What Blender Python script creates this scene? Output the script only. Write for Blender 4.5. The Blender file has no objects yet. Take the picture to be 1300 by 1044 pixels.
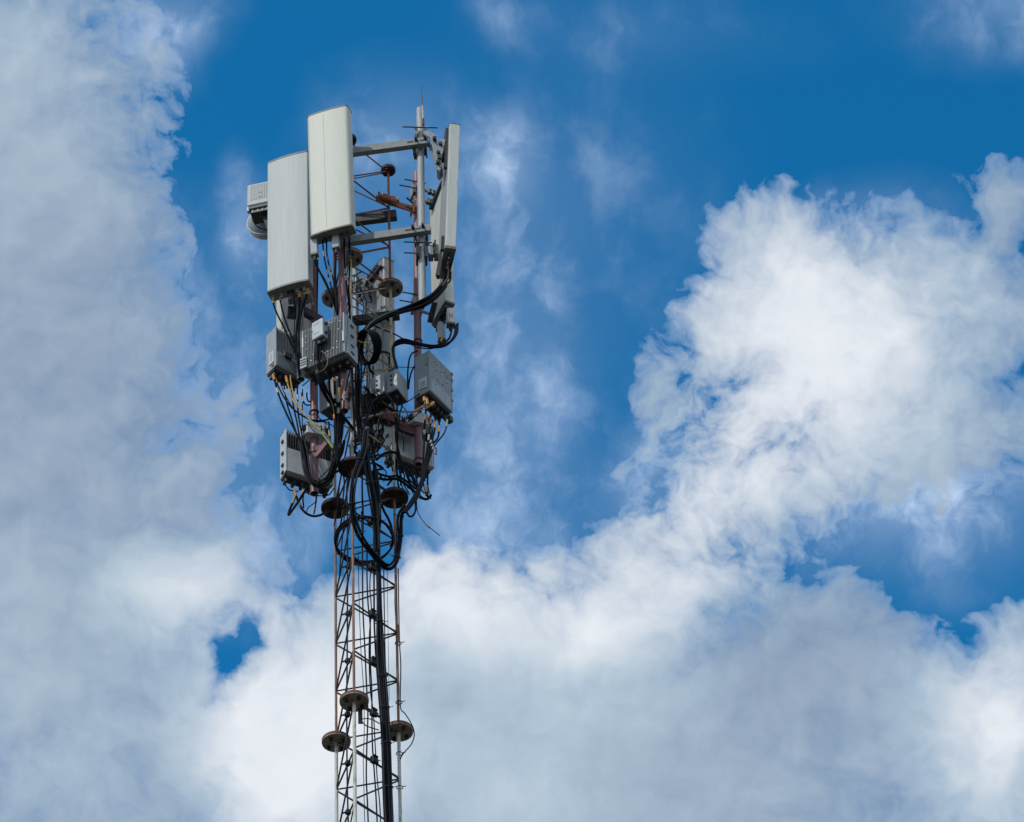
import bpy, math, random
from mathutils import Vector, Matrix
random.seed(7)
SC = bpy.context.scene
COL = SC.collection

# ------------------------------------------------------------------ camera
FPX, PITCH, ROLL, DIST, EYE = 5234.43, math.radians(44.8917), math.radians(-2.71845), 26.0, 1.6
FWD = Vector((0, math.cos(PITCH), math.sin(PITCH)))
UP0 = Vector((0, -math.sin(PITCH), math.cos(PITCH)))
RT0 = Vector((1, 0, 0))
RT = RT0*math.cos(ROLL) + UP0*math.sin(ROLL)
UP = -RT0*math.sin(ROLL) + UP0*math.cos(ROLL)
cd = bpy.data.cameras.new('camera')
cam = bpy.data.objects.new('camera', cd); COL.objects.link(cam)
cd.sensor_width = 36.0; cd.lens = FPX/1300*36.0; cd.clip_start = 0.1; cd.clip_end = 6000
M3 = Matrix((RT, UP, -FWD)).transposed()
cam.matrix_world = Matrix.Translation((0, 0, EYE)) @ M3.to_4x4()
SC.camera = cam

# ------------------------------------------------------------------ light and exposure
SC.view_settings.view_transform = 'Standard'; SC.view_settings.look = 'None'
SC.view_settings.exposure = 0.0; SC.view_settings.gamma = 1.0
SUN_EL, SUN_AZ = math.radians(47), math.radians(-139)      # azimuth measured from +Y towards +X
sd = bpy.data.lights.new('sun', 'SUN'); sd.energy = 2.0; sd.angle = math.radians(0.8); sd.color = (1.0, 0.95, 0.88)
sun = bpy.data.objects.new('sun', sd); COL.objects.link(sun)
SDIR = Vector((math.sin(SUN_AZ)*math.cos(SUN_EL), math.cos(SUN_AZ)*math.cos(SUN_EL), math.sin(SUN_EL)))
sun.rotation_euler = SDIR.to_track_quat('Z', 'Y').to_euler()
sun.location = (-20, -30, 60)
SC.cycles.max_bounces = 6

# ------------------------------------------------------------------ world: physical sky with clouds laid out over the sky's own directions
W = bpy.data.worlds.new("World"); SC.world = W; W.use_nodes = True
nt = W.node_tree; nt.nodes.clear(); LK = nt.links.new
def nd(t, **k):
    n = nt.nodes.new(t)
    for a, b in k.items(): setattr(n, a, b)
    return n
def put(sock, v):
    if isinstance(v, bpy.types.NodeSocket): LK(v, sock)
    else: sock.default_value = v
def mth(op, a, b=0.0, c=0.0, clamp=False):
    n = nd('ShaderNodeMath', operation=op, use_clamp=clamp)
    put(n.inputs[0], a); put(n.inputs[1], b); put(n.inputs[2], c)
    return n.outputs[0]
def vm(op, a, b=(0, 0, 0), s=None):
    n = nd('ShaderNodeVectorMath', operation=op)
    put(n.inputs[0], a); put(n.inputs[1], b)
    if s is not None: put(n.inputs['Scale'], s)
    return n.outputs['Value'] if op in ('DOT_PRODUCT', 'LENGTH') else n.outputs['Vector']
def noise(vec, scale, detail, rough=0.55, w=None):
    n = nd('ShaderNodeTexNoise', noise_dimensions='3D')
    LK(vec, n.inputs['Vector']); n.inputs['Scale'].default_value = scale
    n.inputs['Detail'].default_value = detail; n.inputs['Roughness'].default_value = rough
    return n
def ramp(v, a, b, c=0.0, d=1.0, kind='SMOOTHSTEP'):
    n = nd('ShaderNodeMapRange', interpolation_type=kind)
    put(n.inputs['Value'], v); n.inputs['From Min'].default_value = a; n.inputs['From Max'].default_value = b
    n.inputs['To Min'].default_value = c; n.inputs['To Max'].default_value = d
    return n.outputs[0]
def mixc(f, a, b):
    n = nd('ShaderNodeMix', data_type='RGBA')
    put(n.inputs[0], f); put(n.inputs[6], a); put(n.inputs[7], b)
    return n.outputs[2]
tc = nd('ShaderNodeTexCoord'); dirv = vm('NORMALIZE', tc.outputs['Generated'])
SKF = Vector(FWD); SKR = Vector(RT); SKU = Vector(UP)          # a fixed patch of sky: due north, 45 degrees up
df = mth('MAXIMUM', vm('DOT_PRODUCT', dirv, tuple(SKF)), 0.05)
K = FPX/100
cx_ = mth('MULTIPLY', mth('DIVIDE', vm('DOT_PRODUCT', dirv, tuple(SKR)), df), K)
cy_ = mth('MULTIPLY', mth('DIVIDE', vm('DOT_PRODUCT', dirv, tuple(SKU)), df), K)
cmb = nd('ShaderNodeCombineXYZ'); LK(cx_, cmb.inputs[0]); LK(cy_, cmb.inputs[1])
P0 = cmb.outputs[0]
def centred(v, s): return vm('SCALE', vm('SUBTRACT', v, (0.5, 0.5, 0.5)), s=s)
flat = (1, 1, 0)
w1 = vm('MULTIPLY', centred(noise(vm('ADD', P0, (3, 7, 1)), 0.55, 3).outputs['Color'], 0.9), flat)
w2 = vm('MULTIPLY', centred(noise(P0, 2.2, 4, 0.5).outputs['Color'], 0.32), flat)
PW = vm('ADD', vm('ADD', P0, w1), w2)
def blobs(vec, lst, start=0.0, kind='SPHERICAL'):
    acc = start
    for (px, py, rx, ry, rot, wt) in lst:
        m = nd('ShaderNodeMapping', vector_type='TEXTURE')
        LK(vec, m.inputs['Vector'])
        m.inputs['Location'].default_value = ((px-650)/100, (522-py)/100, 0)
        m.inputs['Rotation'].default_value = (0, 0, math.radians(rot))
        m.inputs['Scale'].default_value = (rx/100, ry/100, 1)
        g = nd('ShaderNodeTexGradient', gradient_type=kind); LK(m.outputs[0], g.inputs[0])
        acc = mth('MULTIPLY_ADD', g.outputs['Fac'], wt, acc)
    return acc
# clouds: centre x, y, radius x, y, turn, weight (hundredths of the patch)
NZA, NZB = 2.7, 1.25
CLOUD = [
 (-60,120,320,340,0,2.3),(20,330,222,340,0,2.0),(0,560,335,390,0,2.3),(60,900,380,360,0,2.5),(185,120,90,60,0,.35),(205,290,70,90,0,.2),
 (215,745,160,65,8,.9),(335,775,50,85,-25,.8),(210,640,150,150,0,.55),(400,1000,260,270,0,1.9),(420,810,75,95,0,.8),(250,560,110,100,0,.35),(260,920,110,80,0,.5),
 (570,840,230,180,0,1.7),(520,730,90,70,0,.7),(640,950,420,270,0,2.1),(930,1000,470,290,0,2.4),(760,770,140,125,40,1.0),
 (915,618,220,120,38,1.35),(1000,400,160,200,0,1.8),(960,290,90,85,0,.8),(1120,420,250,190,0,1.5),(880,460,100,80,0,.8),(1240,330,150,140,0,.9),
 (1280,250,60,70,0,.8),(1060,590,180,130,20,1.0),(1210,520,180,150,0,.9),(1230,590,120,100,0,.75),(1140,595,140,90,0,.6),(1260,1040,150,110,0,1.0),(900,760,190,130,0,.9),(1080,840,210,140,0,1.7),
 (1270,910,160,160,0,1.5),(1290,800,75,75,0,.8),(1100,330,70,70,0,.4),(840,500,60,55,0,.55),(850,575,95,75,35,.36),(790,665,90,60,40,.22),(872,482,55,45,0,.45),
 (300,828,36,64,-14,-1.9),(282,878,46,36,10,-1.2),(318,800,24,34,0,-.7),(1190,735,140,50,8,-1.5),(1285,680,95,58,0,-1.4),(690,765,60,40,0,-.7),(1035,555,90,55,15,-.85),(978,584,70,50,15,-.65),(1200,818,75,80,0,-.8),
 (935,470,100,55,10,-0.40),(930,805,100,60,0,-1.1),(955,765,60,45,0,-.6),(380,765,40,60,0,-.8),(1190,610,90,60,20,-.6),(1110,650,100,60,30,-.45),(1275,470,45,80,0,-.4),(835,625,80,55,30,-.25),
]
VEIL = [
 (500,190,150,160,0,.62),(628,208,80,110,30,1.1),(312,290,60,140,8,1.1),(650,340,330,330,0,.40),(680,535,110,140,20,.50),(615,620,190,150,0,.80),(590,450,220,280,0,.36),
 (280,560,200,180,20,.65),(310,700,170,150,0,.7),(800,40,320,100,0,.22),(1290,0,240,120,0,.70),(220,30,130,100,30,1.0),(640,15,80,70,0,.28),(760,200,240,190,0,.17),
 (370,400,160,260,0,.30),(200,420,190,260,0,.6),(1180,650,270,160,0,1.15),(1130,620,150,100,20,.5),(1130,270,150,70,0,.5),(660,700,150,90,0,.6),(700,480,80,140,0,.3),(815,610,170,110,50,.85),(430,600,200,200,0,.25),
]
GLOW = [
 (60,60,300,250,0,.12),(90,470,320,320,0,-.17),(60,900,300,200,0,.09),(250,750,170,90,0,.55),(380,930,180,210,0,1.25),(560,750,160,130,0,.95),
 (1000,380,290,250,0,.72),(1100,470,260,240,0,.30),(900,650,280,150,35,.70),(750,800,200,160,0,.50),(1260,920,160,190,0,.80),(1000,900,260,180,0,-.06),
 (960,830,170,100,0,-.14),(640,1000,180,160,0,.28),(1130,770,150,80,0,-.05),
]
RAGGED = [(960,600,210,200,30,.5),(1180,640,190,170,0,.8),(870,500,100,110,0,.5),(720,760,120,80,0,.4),(240,560,150,130,0,.6),(180,200,120,260,0,.4)]

solid = blobs(PW, [b for b in CLOUD if b[5] > 0])
thick = blobs(PW, [b for b in CLOUD if b[5] < 0], solid)
ragged = blobs(P0, RAGGED, 1.0)
nz = noise(vm('ADD', PW, (11, 2, 5)), 1.15, 9, 0.56).outputs['Fac']
nz2 = noise(vm('ADD', PW, (1, 9, 2)), 4.2, 8, 0.52).outputs['Fac']
nn = mth('ADD', mth('MULTIPLY', mth('SUBTRACT', nz, 0.5), NZA), mth('MULTIPLY', mth('SUBTRACT', nz2, 0.5), NZB))
nn = mth('MULTIPLY', nn, ramp(solid, 0.0, 0.22))
dens = mth('MULTIPLY_ADD', nn, ragged, thick)
tau = mth('MULTIPLY', mth('MAXIMUM', mth('SUBTRACT', dens, 0.34), 0.0), -1.45)
alpha = mth('SUBTRACT', 1.0, mth('EXPONENT', tau))
veil = mth('MULTIPLY', blobs(vm('ADD', P0, w1), VEIL, 0.0, 'QUADRATIC_SPHERE'), 1.45)
vz = noise(vm('MULTIPLY', vm('ADD', PW, (4, 1, 0)), (1.0, 0.75, 1)), 0.9, 9, 0.60).outputs['Fac']
veil_a = mth('MULTIPLY', veil, ramp(vz, 0.42, 0.74, 0.24, 1.05), clamp=True)
cover = mth('SUBTRACT', 1.0, mth('MULTIPLY', mth('SUBTRACT', 1.0, alpha, clamp=True), mth('SUBTRACT', 1.0, veil_a, clamp=True)))
# brightness of the cloud body: sunlit white, or grey where the cloud is deep; relief from the side the sun stands on
def lump(off):
    return noise(vm('ADD', PW, (11+off[0], 2+off[1], 5)), 1.15, 4, 0.5).outputs['Fac']
relief = mth('SUBTRACT', lump((0, 0)), lump((-0.16, 0.22)))
lit = blobs(vm('ADD', P0, w1), GLOW, 0.27)
lit = mth('MULTIPLY_ADD', relief, 0.34, lit)
lit = mth('ADD', lit, mth('MULTIPLY', mth('SUBTRACT', nz, 0.5), 0.22))
lit = mth('ADD', lit, mth('MULTIPLY', mth('SUBTRACT', nz2, 0.5), 0.06), clamp=True)
body = nd('ShaderNodeValToRGB'); LK(lit, body.inputs[0])
cr = body.color_ramp
cr.elements[0].position = 0.0; cr.elements[0].color = (0.235, 0.315, 0.45, 1)
cr.elements[1].position = 1.0; cr.elements[1].color = (0.84, 0.875, 0.92, 1)
e = cr.elements.new(0.5); e.color = (0.46, 0.57, 0.68, 1)
# elsewhere in the sky: scattered cumulus
gd = noise(dirv, 3.2, 8, 0.55).outputs['Fac']
gfine = noise(dirv, 62.0, 8, 0.55).outputs['Fac']
gden = mth('MULTIPLY_ADD', mth('SUBTRACT', gfine, 0.5), 2.6, mth('MULTIPLY', mth('SUBTRACT', gd, 0.40), 14.0))
g_cov = mth('SUBTRACT', 1.0, mth('EXPONENT', mth('MULTIPLY', mth('MAXIMUM', gden, 0.0), -1.3)))
g_col = mixc(ramp(noise(vm('ADD', dirv, (3, 3, 3)), 4.0, 5).outputs['Fac'], 0.35, 0.65), (0.45, 0.52, 0.63, 1), (0.84, 0.87, 0.90, 1))
rad = vm('LENGTH', P0)
away = ramp(rad, 9.0, 13.0)
cov = nd('ShaderNodeMix', data_type='FLOAT'); LK(away, cov.inputs[0]); LK(cover, cov.inputs[2]); LK(g_cov, cov.inputs[3])
thin = ramp(alpha, 0.05, 0.70)
colr = mixc(away, mixc(thin, (0.48, 0.63, 0.87, 1), body.outputs[0]), g_col)
sky = nd('ShaderNodeTexSky', sky_type='NISHITA'); sky.sun_disc = False
sky.sun_elevation = SUN_EL; sky.sun_rotation = SUN_AZ; sky.air_density = 1.0; sky.dust_density = 0.2; sky.ozone_density = 3.0
SKY_TINT = (0.10, 1.20, 1.62)
blue = vm('MULTIPLY', sky.outputs[0], tuple(SKY_TINT))
allc = mixc(cov.outputs[0], blue, vm('SCALE', colr, s=10.0))
bg = nd('ShaderNodeBackground'); bg.inputs['Strength'].default_value = 0.10; LK(allc, bg.inputs['Color'])
wo = nd('ShaderNodeOutputWorld'); LK(bg.outputs[0], wo.inputs[0])

# ------------------------------------------------------------------ helpers
EYEV = Vector((0, 0, EYE))
def ray(px, py):
    return FWD + RT*((px-650)/FPX) + UP*((522-py)/FPX)
def at(px, py, dy=0.0):
    """the point of the vertical plane DIST + dy metres away that stands over this bearing"""
    d = ray(px, py); return EYEV + d*((DIST+dy)/d.y)
def at_z(px, py, z):
    d = ray(px, py); return EYEV + d*((z-EYE)/d.z)
def rise(P, px, py, n=None):
    """the point above P on this bearing, in the plane through P with normal n"""
    d = ray(px, py)
    n = n or Vector((0, 1, 0))
    return EYEV + d*((P-EYEV).dot(n)/d.dot(n))
def above(P, py):
    """straight up from P to the height seen at row py (same column drift)"""
    a, b = 0.0, 6.0
    for _ in range(40):
        m = (a+b)/2; q = P+Vector((0, 0, m))-EYEV
        r = 522-FPX*q.dot(UP)/q.dot(FWD)
        if r > py: a = m
        else: b = m
    return P+Vector((0, 0, a))
PXM = 5234.43/36.75            # hundredths of the patch per metre, about 142

class Fr:
    """a local frame: x right, y away, z up"""
    def __init__(s, o, x, z, y=None):
        s.o = o.copy(); s.x = x.normalized(); s.z = z.normalized(); s.y = (y or s.z.cross(s.x)).normalized()
    def p(s, x, y, z): return s.o + s.x*x + s.y*y + s.z*z
    def off(s, x, y, z): return Fr(s.p(x, y, z), s.x, s.z, s.y)
def face(bl, br, tl, dy, lean=False):
    """frame, width, height of an upright face from three corners; bl stands dy behind the mast axis"""
    A = at(bl[0], bl[1], dy); B = at_z(br[0], br[1], A.z)
    ex = (B-A).normalized()
    # plane through A normal to ex
    T = rise(A, tl[0], tl[1], ex); ez = (T-A)
    if lean:
        yy = Vector((0, 0, 1)).cross(ex); ez = rise(A, tl[0], tl[1], yy)-A; w = (B-A).length
        return Fr(A, yy.cross(ez), ez, yy), w, ez.length
    if abs(ez.normalized().dot(Vector((0, 0, 1)))) < 0.98: ez = above(A, tl[1])-A
    return Fr(A, ex, ez), (B-A).length, ez.length

class MB:
    def __init__(s): s.v = []; s.f = []; s.sm = []
    def add(s, vs, fs, smooth=False):
        k = len(s.v); s.v += [Vector(v) for v in vs]; s.f += [tuple(i+k for i in f) for f in fs]; s.sm += [smooth]*len(fs)
        return s
    def box(s, F, x0, x1, y0, y1, z0, z1):
        vs = [F.p(x, y, z) for z in (z0, z1) for (x, y) in ((x0, y0), (x1, y0), (x1, y1), (x0, y1))]
        return s.add(vs, [(3, 2, 1, 0), (4, 5, 6, 7), (0, 1, 5, 4), (1, 2, 6, 5), (2, 3, 7, 6), (3, 0, 4, 7)])
    def prism(s, F, prof, z0, z1, smooth=True, caps=True):
        n = len(prof)
        vs = [F.p(x, y, z0) for x, y in prof] + [F.p(x, y, z1) for x, y in prof]
        s.add(vs, [(i, (i+1) % n, (i+1) % n+n, i+n) for i in range(n)], smooth)
        if caps:
            s.add([F.p(x, y, z0) for x, y in prof], [tuple(range(n-1, -1, -1))]); s.add([F.p(x, y, z1) for x, y in prof], [tuple(range(n))])
        return s
    def cyl(s, a, b, r0, r1=None, n=14, caps=True):
        r1 = r0 if r1 is None else r1
        d = (b-a).normalized(); u = d.orthogonal().normalized(); w = d.cross(u)
        c = [(math.cos(2*math.pi*i/n), math.sin(2*math.pi*i/n)) for i in range(n)]
        A = [a+u*(x*r0)+w*(y*r0) for x, y in c]; B = [b+u*(x*r1)+w*(y*r1) for x, y in c]
        s.add(A+B, [(i, (i+1) % n, (i+1) % n+n, i+n) for i in range(n)], True)
        if caps: s.add(A, [tuple(range(n-1, -1, -1))]); s.add(B, [tuple(range(n))])
        return s
    def pipe(s, a, b, r, t=0.006, n=20):
        """hollow pipe with open ends"""
        d = (b-a).normalized(); u = d.orthogonal().normalized(); w = d.cross(u)
        c = [(math.cos(2*math.pi*i/n), math.sin(2*math.pi*i/n)) for i in range(n)]
        R = [[q+u*(x*k)+w*(y*k) for x, y in c] for q, k in ((a, r), (b, r), (b, r-t), (a, r-t))]
        for i in range(4):
            s.add(R[i]+R[(i+1) % 4], [(j, (j+1) % n, (j+1) % n+n, j+n) for j in range(n)], i in (0, 2))
        return s
    def tube(s, pts, r, n=8, taper=None):
        m = len(pts); T = []
        for i in range(m): T.append((pts[min(i+1, m-1)]-pts[max(i-1, 0)]).normalized())
        u = T[0].orthogonal().normalized(); vs = []
        for i in range(m):
            u = (u - T[i]*u.dot(T[i])).normalized(); w = T[i].cross(u); k = r*(taper(i/(m-1)) if taper else 1)
            vs += [pts[i]+u*(math.cos(2*math.pi*j/n)*k)+w*(math.sin(2*math.pi*j/n)*k) for j in range(n)]
        s.add(vs, [(i*n+j, i*n+(j+1) % n, (i+1)*n+(j+1) % n, (i+1)*n+j) for i in range(m-1) for j in range(n)], True)
        s.add(vs[:n], [tuple(range(n-1, -1, -1))]); s.add(vs[-n:], [tuple(range(n))])
        return s
    def bar(s, a, b, w, h, up=Vector((0, 0, 1))):
        """square bar from a to b"""
        x = (b-a); F = Fr(a, x, (up - x.normalized()*up.dot(x.normalized())))
        return s.box(F, 0, x.length, -w/2, w/2, -h/2, h/2)
    def obj(s, name, m, parent=None, label=None, bevel=0, org=None):
        if org is None:
            org = parent_org(parent) if parent is not None else Vector((sum(v.x for v in s.v)/len(s.v), sum(v.y for v in s.v)/len(s.v), min(v.z for v in s.v)))
        me = bpy.data.meshes.new(name); me.from_pydata([tuple(v-org) for v in s.v], [], s.f); me.update()
        me.polygons.foreach_set('use_smooth', s.sm)
        me.materials.append(m)
        o = bpy.data.objects.new(name, me); COL.objects.link(o)
        if parent is not None: o.parent = parent
        else: o.location = org
        if label: o['label'] = label
        if bevel:
            b = o.modifiers.new('bevel', 'BEVEL'); b.width = bevel; b.segments = 2; b.limit_method = 'ANGLE'; b.angle_limit = math.radians(50)
        return o
def parent_org(o):
    v = Vector((0, 0, 0))
    while o is not None: v += o.location; o = o.parent
    return v
def tag(o, label, cat, group=None):
    o['label'] = label; o['category'] = cat
    if group: o['group'] = group
    return o
def thing(name, label, cat, loc, group=None):
    o = bpy.data.objects.new(name, None); COL.objects.link(o); o.location = loc; o.empty_display_size = 0.1
    return tag(o, label, cat, group)
def dup(root, delta, label=None):
    c = root.copy(); COL.objects.link(c); c.location = root.location+delta
    if label: c['label'] = label
    for ch in list(root.children):
        k = ch.copy(); COL.objects.link(k); k.parent = c
        for g in list(ch.children):
            q = g.copy(); COL.objects.link(q); q.parent = k
    return c

# ------------------------------------------------------------------ materials
def mat(name, c0, c1=None, scale=20, rough=0.5, metal=0.0, stretch=(1, 1, 1), lo=0.4, hi=0.65, bump=0.0, rough2=None, c2=None, lo2=0.6, hi2=0.7, scale2=60, spec=0.5, detail=5):
    m = bpy.data.materials.new(name); m.use_nodes = True
    t = m.node_tree; b = t.nodes['Principled BSDF']; L = t.links.new
    b.inputs['Roughness'].default_value = rough; b.inputs['Metallic'].default_value = metal
    b.inputs['Specular IOR Level'].default_value = spec
    if c1 is None: c1 = tuple(x*0.8 for x in c0)
    co = t.nodes.new('ShaderNodeTexCoord'); mp = t.nodes.new('ShaderNodeMapping'); mp.inputs['Scale'].default_value = stretch
    L(co.outputs['Object'], mp.inputs[0])
    oi = t.nodes.new('ShaderNodeObjectInfo'); ad = t.nodes.new('ShaderNodeVectorMath'); ad.operation = 'ADD'
    sc_ = t.nodes.new('ShaderNodeMath'); sc_.operation = 'MULTIPLY'; sc_.inputs[1].default_value = 40.0; L(oi.outputs['Random'], sc_.inputs[0])
    L(mp.outputs[0], ad.inputs[0]); L(sc_.outputs[0], ad.inputs[1])
    n = t.nodes.new('ShaderNodeTexNoise'); n.inputs['Scale'].default_value = scale; n.inputs['Detail'].default_value = detail; n.inputs['Roughness'].default_value = 0.62
    L(ad.outputs[0], n.inputs['Vector'])
    mr = t.nodes.new('ShaderNodeMapRange'); mr.inputs[1].default_value = lo; mr.inputs[2].default_value = hi; L(n.outputs['Fac'], mr.inputs[0])
    mx = t.nodes.new('ShaderNodeMix'); mx.data_type = 'RGBA'; mx.inputs[6].default_value = (*c0, 1); mx.inputs[7].default_value = (*c1, 1)
    L(mr.outputs[0], mx.inputs[0]); out = mx.outputs[2]
    if c2:
        n2 = t.nodes.new('ShaderNodeTexNoise'); n2.inputs['Scale'].default_value = scale2; n2.inputs['Detail'].default_value = 6; n2.inputs['Roughness'].default_value = 0.65
        L(ad.outputs[0], n2.inputs['Vector'])
        r2 = t.nodes.new('ShaderNodeMapRange'); r2.inputs[1].default_value = lo2; r2.inputs[2].default_value = hi2; L(n2.outputs['Fac'], r2.inputs[0])
        m2 = t.nodes.new('ShaderNodeMix'); m2.data_type = 'RGBA'; L(r2.outputs[0], m2.inputs[0]); L(out, m2.inputs[6]); m2.inputs[7].default_value = (*c2, 1); out = m2.outputs[2]
    L(out, b.inputs['Base Color'])
    if rough2 is not None:
        rr = t.nodes.new('ShaderNodeMapRange'); rr.inputs[3].default_value = rough; rr.inputs[4].default_value = rough2; L(mr.outputs[0], rr.inputs[0]); L(rr.outputs[0], b.inputs['Roughness'])
    if bump:
        bp = t.nodes.new('ShaderNodeBump'); bp.inputs['Strength'].default_value = bump; bp.inputs['Distance'].default_value = 0.004; L(n.outputs['Fac'], bp.inputs['Height']); L(bp.outputs[0], b.inputs['Normal'])
    return m
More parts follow.
